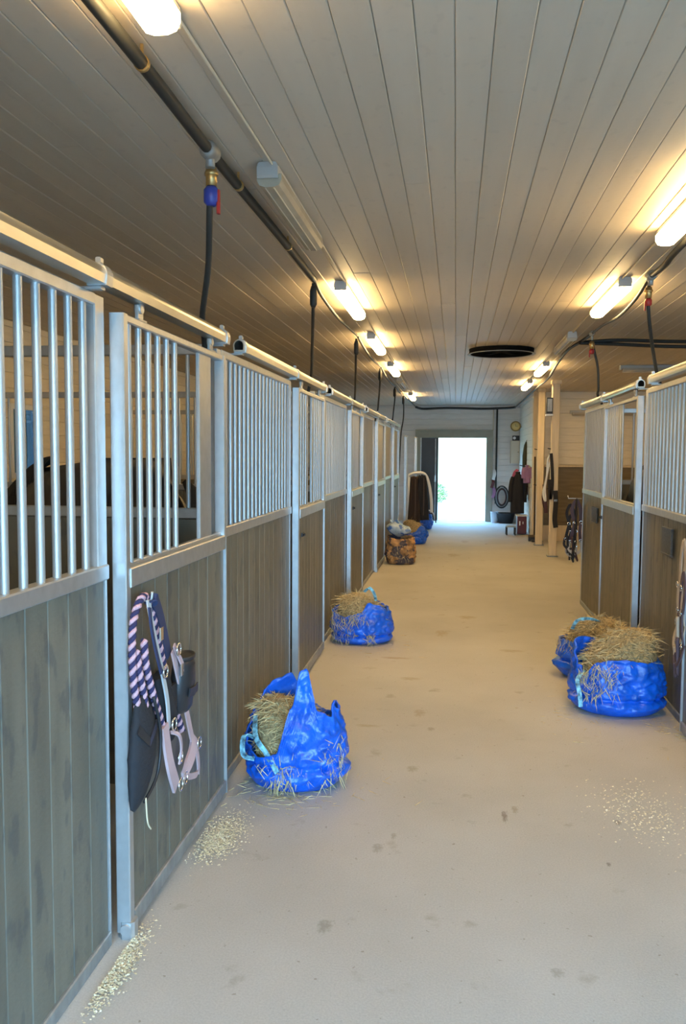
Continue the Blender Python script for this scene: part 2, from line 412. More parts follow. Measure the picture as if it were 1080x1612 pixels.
# left wall with three windows
WINS = [(7.20, 7.80), (11.55, 12.05), (12.78, 13.28)]
LH = [(a, b_, 1.40, 2.10) for a, b_ in WINS]
boxes = [((XWL-.09, (YB+YE)/2, .7), (.14, YE-YB, 1.4)), ((XWL-.09, (YB+YE)/2, 2.49), (.14, YE-YB, .78))]
e = [YB]+[q for w_ in WINS for q in w_]+[YE]
for a, b_ in zip(e[0::2], e[1::2]): boxes.append(((XWL-.09, (a+b_)/2, 1.75), (.14, b_-a, .7)))
wl = backing('wall_left', boxes, wall_m)
hplanks(wl, wall_m, 'y', XWL-.022, YB, YE, 0, ZC, 1, LH)
for i, (a, b_) in enumerate(WINS):
    wn = tag(link('window_%d' % (i+1), None, None, (XWL-.03, (a+b_)/2, 1.40)), kind='structure')
    L = b_-a; f = MB()
    f.cbox((0, -L/2+.025, .35), (.09, .05, .70)); f.cbox((0, L/2-.025, .35), (.09, .05, .70)); f.cbox((0, 0, .025), (.09, L-.1, .05)); f.cbox((0, 0, .675), (.09, L-.1, .05))
    obj('frame', f, white_m, wn); obj('mullion', MB().cbox((0, 0, .35), (.04, .03, .60)), white_m, wn)
    obj('pane', MB().box((0, 0, .35), (.006, L-.08, .62)), glass_m, wn)
# right outer wall, back wall, the room corner on the far side
wr = backing('wall_right', [((XWR+.09, (YB+16.6)/2, 1.44), (.14, 16.6-YB, 2.88))], wall_m)
hplanks(wr, wall_m, 'y', XWR+.022, YB, 16.3, 0, ZC, -1)
wb = backing('wall_back', [(((XWL-.9)/2, YB-.09, 1.44), (-.9-XWL, .14, 2.88)), ((3.9, YB-.09, 1.44), (1.2, .14, 2.88)), ((1.2, YB-.09, 2.53), (4.2, .14, .70))], wall_m)
hplanks(wb, wall_m, 'x', YB-.022, XWL, XWR, 0, ZC, 1, [(-.9, 3.3, 0, 2.18)])
YW = 16.3
ws = backing('wall_side', [((1.63, (YW+YE)/2+.08, 1.44), (.14, YE-YW, 2.88))], endwall_m)
hplanks(ws, endwall_m, 'y', 1.558, YW+.2, YE, 0, ZC, -1)
wbay = backing('wall_bay', [(((1.6+XWR)/2, YW+.10, 1.44), (XWR-1.6, .12, 2.88))], wall_m)
hplanks(wbay, wall_m, 'x', YW+.022, 1.66, XWR, 1.47, ZC, -1)
pn = MB()
for k in range(3):
    x0 = 1.70+k*.9; obj('panel', MB().cbox((0, 0, 0), (.894, .02, 1.13), .004), brownpanel_m, wbay, (x0+.447, YW+.01, .86))
obj('baseboard', MB().cbox(((1.66+XWR)/2, YW-.005, .15), (XWR-1.66, .05, .30)), pine_m, wbay)
obj('ledge', MB().cbox(((1.66+XWR)/2, YW-.02, 1.445), (XWR-1.66, .09, .04)), pine_m, wbay)
tag(obj('trim_1', MB().cbox((1.58, YW+.08, 1.43), (.22, .18, 2.86), .01), pine_m), kind='structure')
# end doorway: frame, dark sliding leaf
d1 = tag(link('door_1', None, None, (-.05, YE, 0)), kind='structure')
fr = MB().cbox((-.88, -.02, 1.10), (.12, .10, 2.20), .006); obj('jamb', fr, frame_m, d1)
obj('jamb', MB().cbox((.87, -.02, 1.10), (.16, .10, 2.20), .006), frame_m, d1)
obj('head', MB().cbox((0, -.025, 2.14), (1.90, .11, .16), .006), frame_m, d1)
obj('threshold', MB().cbox((0, .05, .006), (1.6, .2, .012), .003), galv_dark, d1)
lf = obj('leaf', MB().cbox((-.60, .04, 1.04), (.44, .05, 2.05), .006), darkdoor_m, d1)
obj('edge_strip', MB().cbox((-.45, .008, 1.04), (.025, .014, 2.0), .003), galv_dark, lf)
obj('handle', MB().cbox((-.455, -.012, 1.05), (.035, .03, .16), .006), galv, lf)
obj('track', MB().cbox((0, -.07, 2.24), (1.9, .04, .04), .006), frame_m, d1)

# ================================================================= STALL FRONTS
def bar_mesh(z0, z1, r=.0125):
    return cached(('bar', z0, z1, r), lambda: MB().tube([(0, 0, z0), (0, 0, z1)], r, 10, caps=False).mesh('bar', galv_bar))
def board_mesh(w_, z0, z1, t=.024):
    def mk():
        b = MB(); h = w_/2-.001; c = .003
        prof = [(-t/2, -h+c), (-t/2+c, -h), (t/2-c, -h), (t/2, -h+c), (t/2, h-c), (t/2-c, h), (-t/2+c, h), (-t/2, h-c)]
        for z in (z0, z1):
            for (x_, y_) in prof: b.v.append((x_, y_, z))
        for k in range(8):
            j = (k+1) % 8; b.f.append((k, j, j+8, k+8)); b.smooth.append(False)
        b.f.append(tuple(reversed(range(8)))); b.f.append(tuple(range(8, 16))); b.smooth += [False]*2
        return b.mesh('board', board_m)
    return cached(('board', round(w_, 4), z0, z1, t), mk)
def boards(t, y0, y1, yc, z0, z1, x=0):
    n = max(1, round((y1-y0)/.125)); w_ = (y1-y0)/n; me = board_mesh(w_, z0, z1)
    for k in range(n): link('board', me, t, (x+random.uniform(-.0008, .0008), y0+(k+.5)*w_-yc, 0))
def stall_panel(y0, y1, s, track, label, group):
    X = XL-.02 if s > 0 else XR+.02; yc = (y0+y1)/2; L = y1-y0
    t = thing('stall_panel', (X, yc, 0), label, 'stall panel', group)
    for q, e_ in ((y0+.035, y0+.006), (y1-.035, y1-.006)):
        obj('post', MB().cbox((0, q-yc, 1.69), (.04, .07, .90)).cbox((0, e_-yc, .62), (.036, .012, 1.24), .002), galv, t)
    obj('top_rail', MB().cbox((0, 0, 2.126), (.044, L-.14, .038)), galv, t)
    obj('middle_rail', MB().cbox((s*.002, 0, 1.262), (.048, L-.004, .05)), galv, t)
    obj('bottom_rail', MB().cbox((0, 0, .025), (.044, L-.024, .05)), galv_dark, t)
    n = round((L-.14)/.0915)
    for k in range(n): link('bar', bar_mesh(1.28, 2.11), t, (0, y0+.07+(k+.5)*(L-.14)/n-yc, 0))
    boards(t, y0+.013, y1-.013, yc, .045, 1.245)
    # sliding track: hollow square tube with rounded back, carried on brackets
    a, b_ = track; r = .030; b = MB(); tx = s*.052; zc_ = 2.190
    prof = [(-r*.9, -r), (r*.9, -r)]+[(r*math.cos(q), -r*.1+r*1.1*math.sin(q)) for q in [PI*i/10 for i in range(11)]]
    def ring(b, o1, i1, ya, yb, sm=False):
        def row(sc, yy): return [(tx+px*sc, yy-yc, zc_+pz*sc) for px, pz in prof]
        b.grid([row(o1, ya), row(o1, yb), row(i1, yb), row(i1, ya), row(o1, ya)], closed=True, smooth=False)
        if sm: n0 = len(b.smooth)-4*len(prof); b.smooth[n0:n0+len(prof)] = [i > 1 for i in range(len(prof))]
    ring(b, 1, .78, a, b_, True)
    tr = link('track', b.mesh('track', track_m), t)
    for yy in (a+.045, a+(b_-a)*.54, b_-.02):
        k = MB(); ring(k, 1.16, 1.0, yy-.022, yy+.022); k.cbox((tx, yy-yc, zc_+.043), (.018, .02, .02), .004)
        k.cbox((tx/2, yy-yc, 2.1505), (abs(tx)+.02, .03, .010), .002)
        obj('track_bracket', k, galv, tr)
    return t
def stall_door(y0, y1, s, gaps, label, group, plate=None, latch='far'):
    X = XL+.026 if s > 0 else XR-.026; yc = (y0+y1)/2; L = y1-y0
    t = thing('stall_door', (X, yc, 0), label, 'stall door', group)
    obj('stile', MB().cbox((0, y0+.02-yc, 1.06), (.05, .04, 2.08)), galv, t)
    obj('stile', MB().cbox((0, y1-.0175-yc, 1.68), (.05, .035, .84)).cbox((0, y1-.005-yc, .64), (.05, .010, 1.25), .002), galv, t)
    obj('top_rail', MB().cbox((0, 0, 2.088), (.04, L-.075, .026)), galv, t)
    mr = MB().cbox((s*.004, 0, 1.232), (.05, L-.07, .066)); mr.cbox((-s*.004, 0, 1.272), (.026, L-.075, .018)); obj('middle_rail', mr, galv, t)
    obj('bottom_rail', MB().cbox((0, .012, .05), (.048, L-.065, .06)), galv_dark, t)
    y = y0+.04+.055
    while y < y1-.06:
        if not any(g0 < y < g1 for g0, g1 in gaps): link('bar', bar_mesh(1.275, 2.078, .012), t, (0, y-yc, 0))
        y += .0925
    if plate: obj('guard_plate', MB().cbox((-s*.006, (plate[0]+plate[1])/2-yc, 1.68), (.018, plate[1]-plate[0], .80)), galv if s > 0 else galv_dark, t)  # short-row plate gets darker steel, its shaded side put into the colour
    for g0, g1 in gaps:
        for q in (g0, g1):
            if y0+.1 < q < y1-.1 and not plate: obj('gap_upright', MB().cbox((0, q-yc, 1.68), (.022, .018, .80)), galv, t)
    boards(t, y0+.04, y1-.011, yc, .075, 1.20)
    for q in (y0+.20, y1-.17):
        h = MB().cbox((s*.0, q-yc, 2.125), (.012, .05, .06), .002); h.tube([(-.012, q-yc, 2.145), (.012, q-yc, 2.145)], .018, 12)
        h.cbox((0, q-yc, 2.104), (.03, .07, .008), .002)
        obj('hanger', h, galv, t)
    lk = MB(); ly = (y0+.12 if latch == 'near' else y1-.04)
    lk.cbox((s*.03, ly-yc, 1.08), (.012, .06, .03), .003); lk.tube([(s*.035, ly-yc, 1.08), (s*.05, ly-yc, 1.08)], .009, 10)
    if latch: obj('latch', lk, black_m, t)
    g = MB().cbox((s*.012, y0+.02-yc, .03), (.052, .05, .06), .01); g.tube([(s*.012, y0-.012-yc, .035), (s*.012, y0+.02-yc, .035)], .02, 12)
    obj('guide_roller', g, galv, t)
    return t
near = [2.575, 5.60, 8.51, 11.43, 14.48]; far = [3.78, 6.755, 9.66, 12.70, 15.80]
dl = ['sliding stall door with the pink halter hanging on its dark boards', 'sliding stall door just beyond the big open blue bag of hay',
      'sliding stall door just beyond the small rounded blue bag, third in the row', 'fourth sliding stall door in the long row, dark latch under its rail',
      'last sliding stall door of the long row, behind the patterned brown sack']
pl = ['barred stall panel with blue-grey boards before the door with the pink halter', 'barred stall panel with the big open blue hay bag standing against it',
      'barred stall panel with the small rounded blue hay bag at its foot', 'barred stall panel between the third and fourth sliding doors of the long row',
      'barred stall panel before the last door of the long row']
gp = [[(3.16, 3.78)], [(6.02, 6.22)], [(9.28, 9.62)], [(12.3, 12.62)], [(15.35, 15.72)]]
for k in range(5):
    y0 = .90 if k == 0 else far[k-1]+.025
    stall_panel(y0, near[k]-.03, 1, ((.85, 3.80) if k == 0 else (far[k-1]+.30, far[k]+.03)), pl[k], None)
    stall_door(near[k], far[k], 1, gp[k], dl[k], None, plate=(3.44, 3.61) if k == 0 else None, latch='near' if k else None)
stall_panel(-1.5, .86, 1, (-1.5, .80), 'barred stall panel next before the one with blue-grey boards, unseen, keeping side daylight off the stalls', None)  # out of view, kept because it blocks daylight from the left stalls
# right row
stall_door(6.48, 7.92, -1, [(6.52, 7.16)], 'sliding stall door with an open feed gap, behind the two blue hay bags', None, plate=(7.17, 7.34), latch='far')
stall_panel(7.95, 9.40, -1, (6.47, 9.38), 'barred end panel with tangled dark halters hung on its end post', None)
stall_panel(5.08, 6.45, -1, (3.75, 6.12), 'barred stall panel with a dark rectangular plate on its boards', None)
stall_door(3.72, 5.05, -1, [(3.76, 4.2)], 'sliding stall door beside the front blue bag, pale halter hanging on it', None, latch='near')

def partition(y, side, label, barx, mid=1.36):
    x0, x1 = (XWL+.03, XL-.045) if side > 0 else (XR+.045, XWR-.03); xc = (x0+x1)/2; L = x1-x0
    t = thing('stall_partition', (xc, y, 0), label, 'partition', None)
    obj('top_rail', MB().cbox((0, 0, 2.14), (L, .04, .05)), galv, t)
    obj('middle_rail', MB().cbox((0, 0, mid), (L, .045, .05)), galv, t)
    n = round(L/.16); w_ = L/n
    def mk():
        b = MB(); b.cbox((0, 0, (mid-.03)/2), (.028, w_-.002, mid-.03), .003); return b.mesh('board', board_m)
    me = cached(('pb', round(w_, 4), mid), mk)
    for k in range(n): link('board', me, t, (x0+(k+.5)*w_-xc, 0, 0), (0, 0, PI/2))
    for bx in barx(x0, x1): link('bar', bar_mesh(1.28, 2.09).copy() if False else cached(('pbar', mid), lambda: MB().tube([(0, 0, mid+.02), (0, 0, 2.12)], .011, 8, caps=False).mesh('bar', galv_bar)), t, (bx-xc, 0, 0))
    return t
partition(3.84, 1, 'stall partition in front of the black horse, mostly open above its rail', lambda a, b: [b-.11, b-.03, a+.6, a+1.2])
def every(d): return lambda a, b: [a+.06+i*d for i in range(int((b-a-.1)/d))]
for k, nm in enumerate(['stall partition just behind the black horse', 'stall partition by the first far window', 'stall partition beyond the third long-row door', 'stall partition beyond the fourth long-row door']):
    partition([6.79, 9.70, 12.74, 15.84][k], 1, nm, every(.14))
partition(9.42, -1, 'end partition facing the open grooming bay', every(.14))
partition(6.46, -1, 'stall partition beside the dark bay horse', every(.14))

# ================================================================= HORSES
def horse(loc, rz, coat, label, nodown=True):
    t = thing('horse', loc, label, 'horse', None, (0, 0, rz)); t.scale = (1.05,)*3
    V = [(-.72, 0, 1.30, .21, .25), (-.42, 0, 1.27, .27, .27), (0, 0, 1.22, .31, .30), (.40, 0, 1.22, .26, .29), (.62, 0, 1.26, .17, .23),   # 0-4 trunk
         (.86, 0, 1.30, .11, .17), (1.06, 0, 1.20, .09, .13), (1.22, 0, 1.06, .08, .11),                                            # 5-7 neck, lowered
         (1.30, 0, .96, .095, .12), (1.38, 0, .80, .075, .09), (1.46, 0, .62, .055, .06), (1.49, 0, .55, .05, .045)]                      # 8-11 head
    E_ = [(i, i+1) for i in range(11)]
    for sy in (-1, 1):
        b = len(V)   # hind leg: stifle forward, hock back
        V += [(-.60, sy*.15, 1.05, .15, .19), (-.50, sy*.17, .82, .10, .13), (-.74, sy*.17, .56, .06, .07), (-.70, sy*.17, .30, .038, .04), (-.68, sy*.17, .14, .045, .045), (-.64, sy*.17, .05, .05, .055)]
        E_ += [(0, b)]+[(b+i, b+i+1) for i in range(5)]
        b = len(V)
        V += [(.48, sy*.13, 1.0, .11, .15), (.47, sy*.16, .78, .07, .09), (.49, sy*.16, .50, .05, .055), (.48, sy*.16, .28, .034, .036), (.48, sy*.16, .14, .042, .042), (.52, sy*.16, .05, .05, .055)]
        E_ += [(3, b)]+[(b+i, b+i+1) for i in range(5)]
    me = bpy.data.meshes.new('body'); me.from_pydata([v[:3] for v in V], E_, []); me.materials.append(coat)
    o = link('body', me, t)
    md = o.modifiers.new('skin', 'SKIN'); md.use_smooth_shade = True
    for i, v in enumerate(me.skin_vertices[0].data): v.radius = (V[i][3], V[i][4]); v.use_root = (i == 2)
    o.modifiers.new('sub', 'SUBSURF').levels = 2; o.modifiers['sub'].render_levels = 2
    for sy in (-1, 1):
        for px, py in ((-.63, .17), (.53, .16)):
            obj('hoof', MB().lathe([(.068, 0), (.066, .01), (.055, .06), (.048, .07)], (px, sy*py, 0), 14), hoof_m, t)
        e_ = MB().lathe([(.032, 0), (.036, .05), (.022, .11), (.004, .15)], (0, 0, 0), 8); obj('ear', e_, coat, t, (1.21, sy*.055, 1.10), (sy*-.2, -.5, 0))
        obj('eye', MB().lathe([(.001, -.016), (.012, -.012), (.018, 0), (.012, .012), (.001, .016)], n=10), eye_m, t, (1.345, sy*.075, .93))
    mn = MB()
    for i in range(60):
        u_ = i/59; px = .48+u_*.72; pz = 1.53-.36*u_**1.6
        mn.ribbon(spline([(px, 0, pz-.03), (px+.02, .05, pz+.01), (px+.03, .13, pz-.10), (px+.02, .15, pz-.22-.05*math.sin(i*2.1))], 2), (1, 0, 0), .022, .004)
    obj('mane', mn, mane_m, t)
    tl = MB()
    for i in range(26):
        a = i*2.4; rr_ = .035*math.sqrt(i/26)
        tl.tube(spline([(-.86, 0, 1.40), (-.96, rr_*math.cos(a)*1.2, 1.28), (-.97, rr_*math.cos(a)*2, .95), (-.93+rr_*math.sin(a), rr_*math.cos(a)*2, .45+.1*math.sin(i))], 3), [.022, .024, .024, .024, .022, .02, .018, .014, .01, .004], 5)
    obj('tail', tl, mane_m, t)
    return t
horse((-2.40, 5.35, 0), math.radians(148), horse_m, 'black horse standing behind the bars of the second stall, back towards us')
horse((1.92, 7.78, 0), math.radians(90), brownhorse_m, 'dark horse glimpsed through the open gap of the stall door by the blue bags')

# ================================================================= LAMPS
def lamp_proto(on):
    t = link('ceiling_lamp', None); L = 1.17
    h = MB().cbox((0, 0, -.024), (.084, L, .044), .008)
    obj('housing', h, lamphouse_m, t)
    for q in (-L/2+.01, L/2-.01): obj('end_cap', MB().cbox((0, q, -.040), (.088, .022, .050), .010), lamphouse_m if not on else lamphouse_m, t)
    r = .053
    pr = [(-r, -.040), (-r, -.066), (-r*.8, -.086), (-r*.35, -.094), (r*.35, -.094), (r*.8, -.086), (r, -.066), (r, -.040)]
    d = MB().grid([[(a, q, z) for a, z in pr] for q in (-L/2+.035, L/2-.035)], closed=True, smooth=False)
    d.f.append(tuple(range(8))); d.f.append(tuple(range(15, 7, -1))); d.smooth += [False]*2
    cv = obj('diffuser', d, lampon_m if on else lampoff_m, t)
    if not on:
        for xx in (-.018, .018): obj('rib', MB().cbox((xx, 0, -.094), (.006, L-.09, .006), .002), cord_m, cv)
    return t
plit, poff = lamp_proto(True), lamp_proto(False)
used = set()
def lamp(x, y, on, label, g):
    src = plit if on else poff
    o = src if src not in used else copy_tree(src)
    used.add(src); o.location = (x, y, ZC); return tag(o, label, 'lamp', g)
LL = [(-.80, 1.66, 1, 'lit strip lamp cut off by the top edge, above the near stall'), (-.795, 4.03, 0, 'unlit strip lamp on the ceiling, its cover yellowed, by the first stall'),
      (-.82, 6.40, 1, 'lit strip lamp over the long row, just past the big unlit one'), (-.855, 8.87, 1, 'second lit strip lamp past the big unlit one, long row side'),
      (-.87, 11.5, 1, 'third lit strip lamp past the big unlit one, long row side'), (-.90, 13.7, 0, 'small distant unlit strip lamp between two lit ones'),
      (-.90, 16.9, 1, 'last lit strip lamp on the long row side, near the end wall')]
LR = [(1.09, 4.13, 1, 'lit strip lamp cut off by the picture edge, above the stall with the plate'), (1.12, 6.48, 1, 'lit strip lamp between the two valve hoses of the short row'),
      (1.11, 8.98, 0, 'unlit lamp by the joint where the twin black hoses turn off'), (1.14, 11.6, 1, 'lit strip lamp beside the top of the wooden posts'), (1.16, 14.2, 1, 'last lit strip lamp on the short row side')]
for x_, y_, on, lb in LL: lamp(x_, y_, on, lb, 'strip lamps above the long stall row')
for x_, y_, on, lb in LR: lamp(x_, y_, on, lb, 'strip lamps above the short stall row')
# off lamp lying across the side bay
o = copy_tree(poff); o.location = (2.75, 11.6, ZC); o.rotation_euler = (0, 0, PI/2); tag(o, 'unlit lamp set crosswise over the side bay, beyond the black hose', 'lamp')
o = copy_tree(poff); o.location = (2.72, YW-.12, 2.50); o.rotation_euler = (PI/2, 0, PI/2); o.rotation_euler = (0, 0, PI/2); tag(o, 'unlit lamp on brackets high on the bay wall', 'lamp')
for xx in (-.35, .35): obj('bracket', MB().cbox((.06, xx, -.01), (.02, .03, .07), .003).cbox((0, xx, .01), (.12, .03, .015), .003), lamphouse_m, o).rotation_euler = (0, 0, 0)
# conduits feeding the lamps
tag(obj('cable_conduit', MB().tube(spline([(-.79, YB+.1, ZC-.012), (-.785, 1.0, ZC-.012), (-.775, 4, ZC-.012), (-.80, 7, ZC-.012), (-.84, 10, ZC-.012), (-.88, 16.8, ZC-.008)], 4), .006, 6), cord_m), 'thin cream cable conduit linking the long-row strip lamps', 'conduit')
tag(obj('cable_conduit', MB().tube(spline([(1.09, 1, ZC-.012), (1.10, 6, ZC-.012), (1.13, 10, ZC-.012), (1.16, 14.2, ZC-.008)], 4), .006, 6), cord_m), 'thin cream cable conduit linking the short-row strip lamps', 'conduit')

# ================================================================= WATER PIPES AND HOSES
def pipe(name, pts, r, label, cat, clamps=(), m=hose_m, joints=()):
    t = thing(name, pts[0], label, cat); o = Vector(pts[0])
    obj('tube', MB().tube([p-o for p in spline(pts, 6)], r, 10), m, t)
    for c in clamps:
        c = Vector(c)-o
        obj('clamp', MB().tube([(c.x, c.y-.008, c.z), (c.x, c.y+.008, c.z)], r+.003, 14).cbox((c.x, c.y, c.z+.03), (.010, .010, .05), .002), brass_m, t)
    for c in joints:
        c = Vector(c)-o
        j = MB().tube([(c.x, c.y-.05, c.z), (c.x, c.y-.03, c.z), (c.x, c.y+.03, c.z), (c.x, c.y+.05, c.z)], [r+.004, r+.014, r+.014, r+.004], 12); j.tube([c, (c.x, c.y, c.z-.06)], r*.9, 10)
        obj('tee_joint', j, galv_dark, t)
    return t
zp = ZC-.06
pipe('water_pipe', [(-.945, YB+.1, zp), (-.94, 1, zp), (-.94, 2.4, zp), (-.95, 3.15, zp), (-.945, 4.3, zp), (-.94, 5.45, zp-.01)], .021, 'thick dark water pipe under the ceiling beside the unlit lamp', 'pipe',
     clamps=[(-.94, 1.0, zp), (-.94, 2.43, zp), (-.946, 3.55, zp), (-.944, 4.6, zp)], joints=[(-.95, 3.15, zp)])
hp = [[(-.94, 5.45, zp-.01), (-.965, 5.9, zp-.03), (-.97, 6.7, zp-.045), (-.985, 7.4, zp-.01), (-.97, 8.1, zp)], [(-.97, 8.1, zp), (-.98, 8.9, zp-.035), (-1., 10, zp-.03), (-1.0, 10.95, zp)],
      [(-1., 10.95, zp), (-1.01, 12, zp-.04), (-1.03, 13.2, zp-.03), (-1.04, 14.1, zp)], [(-1.04, 14.1, zp), (-1.02, 15.2, zp-.04), (-1.02, 16.2, zp), (-1.0, 18.5, zp), (-.98, 20.3, zp)]]
hl = ['thin sagging feed hose running past the first distant lit lamp', 'thin sagging feed hose running past the second distant lit lamp', 'thin sagging feed hose running past the third distant lit lamp', 'thin feed hose running on to the end wall']
for p_, l_ in zip(hp, hl): pipe('feed_hose', p_, .011, l_, 'hose')
def drop(top, pts, label, valve, r=.012, big=False):
    t = thing('drop_hose', top, label, 'hose'); o = Vector(top)
    obj('tube', MB().tube([Vector(p)-o for p in spline([top]+pts, 8)], r, 8), hose_m, t)
    if valve:
        f_ = MB().tube([(0, 0, -.03), (0, 0, -.10)], .022, 10).tube([(0, 0, -.045), (0, 0, -.06)], .028, 6); obj('fitting', f_, brass_m, t)
        if valve == 'blue':
            vb = obj('valve', MB().tube([(0, 0, -.10), (0, 0, -.115), (0, 0, -.16), (0, 0, -.175)], [.018, .03, .03, .016], 12), bluev_m, t)
            obj('lever', MB().cbox((.028, 0, -.16), (.012, .02, .09), .003), redv_m, vb)
        else:
            vb = obj('valve', MB().tube([(0, 0, -.10), (0, 0, -.112), (0, 0, -.14), (0, 0, -.15)], [.014, .024, .024, .014], 12), redv_m, t)
            obj('lever', MB().cbox((-.02, 0, -.15), (.01, .016, .06), .003), redv_m, vb)
    else:
        obj('fitting', MB().tube([(0, 0, -.02), (0, 0, -.05), (0, 0, -.14), (0, 0, -.16)], [.016, .024, .024, .014], 10), hose_m, t)
    return t
drop((-.955, 3.18, zp-.02), [(-.965, 3.19, 2.6), (-1.03, 3.38, 2.42), (-1.125, 3.60, 2.255), (-1.160, 3.74, 2.16), (-1.174, 3.80, 1.95), (-1.174, 3.80, .9)], 'thick drop hose with brass fitting and blue valve over the near stall', 'blue', .0135)
drop((-.955, 5.50, zp-.02), [(-.965, 5.55, 2.6), (-1.04, 5.95, 2.42), (-1.125, 6.40, 2.25), (-1.165, 6.5, 2.15), (-1.20, 6.5, 1.9), (-1.22, 6.5, .9)], 'black drop hose at the end of the thick pipe, behind the second track', None, .012)
drop((-.985, 8.15, zp-.02), [(-.995, 8.2, 2.6), (-1.05, 8.65, 2.42), (-1.125, 9.18, 2.25), (-1.165, 9.3, 2.15), (-1.20, 9.3, 1.9), (-1.22, 9.3, .9)], 'black drop hose reaching the third stall of the long row', None)
drop((-1.01, 11.0, zp-.02), [(-1.01, 11.0, 2.6), (-1.06, 11.4, 2.42), (-1.125, 11.9, 2.26), (-1.165, 12.0, 2.15), (-1.20, 12.0, 1.9), (-1.22, 12.0, .9)], 'black drop hose reaching the fourth stall of the long row', None)
drop((-1.045, 14.1, zp-.02), [(-1.04, 14.1, 2.6), (-1.08, 14.4, 2.42), (-1.13, 14.8, 2.26), (-1.165, 14.8, 2.15), (-1.20, 14.8, 1.9), (-1.22, 14.8, .9)], 'first of the two thin drop hoses before the end wall', None)
drop((-1.03, 16.2, zp-.02), [(-1.02, 16.2, 2.5), (-1.03, 16.2, 2.3), (-1.07, 16.2, 2.0), (-1.1, 16.2, 1.2)], 'second of the two thin drop hoses, nearest the end wall', None)
pipe('water_pipe', [(1.20, 2.2, zp), (1.205, 4.7, zp), (1.21, 5.2, zp-.02), (1.22, 5.6, zp)], .019, 'thick dark water pipe beside the lamp cut off by the picture edge', 'pipe', clamps=[(1.205, 3.6, zp), (1.205, 4.6, zp)], joints=[(1.22, 5.6, zp)])
pipe('feed_hose', [(1.22, 5.65, zp), (1.235, 6.1, zp-.05), (1.25, 6.8, zp-.06), (1.25, 7.5, zp-.02), (1.26, 8.2, zp)], .012, 'thin feed hose sagging between the two red-valve hoses', 'hose', joints=[(1.26, 8.15, zp)])
pipe('feed_hose', [(1.26, 8.2, zp), (1.24, 8.7, zp), (1.20, 9.4, zp), (1.24, 10.6, zp), (1.32, 12.5, zp-.03), (1.36, 14.5, zp), (1.40, 18, zp), (1.40, 20.4, zp)], .016, 'dark hose running on past the unlit lamp and wooden posts', 'hose')
drop((1.235, 5.72, zp-.02), [(1.24, 5.73, 2.6), (1.30, 5.88, 2.42), (1.41, 6.2, 2.255), (1.445, 6.22, 2.15), (1.48, 6.22, 1.9), (1.50, 6.22, .9)], 'drop hose with a red valve over the panel with the plate', 'red')
drop((1.29, 8.35, zp-.02), [(1.315, 8.38, 2.68), (1.36, 8.4, 2.5), (1.37, 8.4, 2.3), (1.37, 8.4, 2.22), (1.50, 8.6, 1.95), (1.52, 8.6, .9)], 'drop hose with a red valve over the far end of the short row', 'red')
pipe('twin_hose', [(1.22, 8.72, zp-.01), (1.6, 8.72, zp+.01), (2.2, 8.80, zp), (3.2, 8.9, zp), (4.3, 9.0, zp)], .018, 'upper one of two black hoses crossing to the picture edge', 'hose')
pipe('twin_hose', [(1.22, 8.66, zp-.02), (1.6, 8.72, zp-.03), (2.2, 8.80, zp-.05), (3.2, 8.9, zp-.05), (4.3, 9.0, zp-.05)], .018, 'lower one of two black hoses crossing to the picture edge', 'hose')
pipe('ceiling_hose', [(-.98, 20.3, zp), (-.8, 20.55, zp-.03), (-.2, 20.55, zp-.01), (.6, 20.55, zp-.03), (1.0, 20.55, zp-.02), (1.3, 20.5, zp-.01), (1.40, 20.4, zp)], .028, 'thick black hose along the top of the end wall', 'hose')
pipe('wall_pipe', [(.985, 20.60, 2.78), (.985, 20.60, 2.2), (.985, 20.60, 1.4), (.985, 20.60, .45)], .022, 'black vertical pipe on the end wall, right of the doorway', 'pipe')
pipe('wall_conduit', [(.90, 20.62, 2.76), (.90, 20.62, 2.25)], .012, 'short pale conduit under the hose on the end wall', 'pipe', m=cord_m)
# round black vent in the ceiling
v = thing('ceiling_vent', (.50, 9.75, ZC), 'round black vent opening with a thin grey rim in the ceiling', 'vent')
obj('collar', MB().lathe([(.37, 0), (.365, -.03), (.372, -.055), (.34, -.055), (.33, -.01), (.05, -.008)], n=40), pitch_m, v)
obj('rim', MB().lathe([(.372, -.052), (.388, -.056), (.388, -.061), (.366, -.061), (.35, -.056)], n=40, caps=False), galv_dark, v)
for a in range(3): obj('blade', MB().cbox((0, 0, -.03), (.62, .06, .008), .002), pitch_m, v, rot=(0, 0, a*PI/3))

# ================================================================= HAY BAGS
def interp(H, th):
    th %= 360; H = sorted(H)
    for i in range(len(H)):
        a, b = H[i], H[(i+1) % len(H)]; b0 = b[0] if i < len(H)-1 else b[0]+360
        tt = th if th >= a[0] else th+360
        if a[0] <= tt <= b0:
            u_ = (tt-a[0])/(b0-a[0]+1e-9); u_ = u_*u_*(3-2*u_); return a[1]*(1-u_)+b[1]*u_
    return H[0][1]
def strand(b, p, d, L, w_=.0022, droop=.3):
    p = Vector(p); d = Vector(d).normalized(); s = d.orthogonal().normalized()*w_; s.rotate(Matrix.Rotation(random.uniform(0, 6.28), 3, d))
    q = p+d*L*.5+Vector((0, 0, -droop*L*.15)); r_ = p+d*L+Vector((0, 0, -droop*L*.55)); i = len(b.v)
    b.v += [tuple(p-s), tuple(p+s), tuple(q-s), tuple(q+s), tuple(r_)]
    b.f += [(i, i+1, i+3, i+2), (i+2, i+3, i+4)]; b.smooth += [False]*2
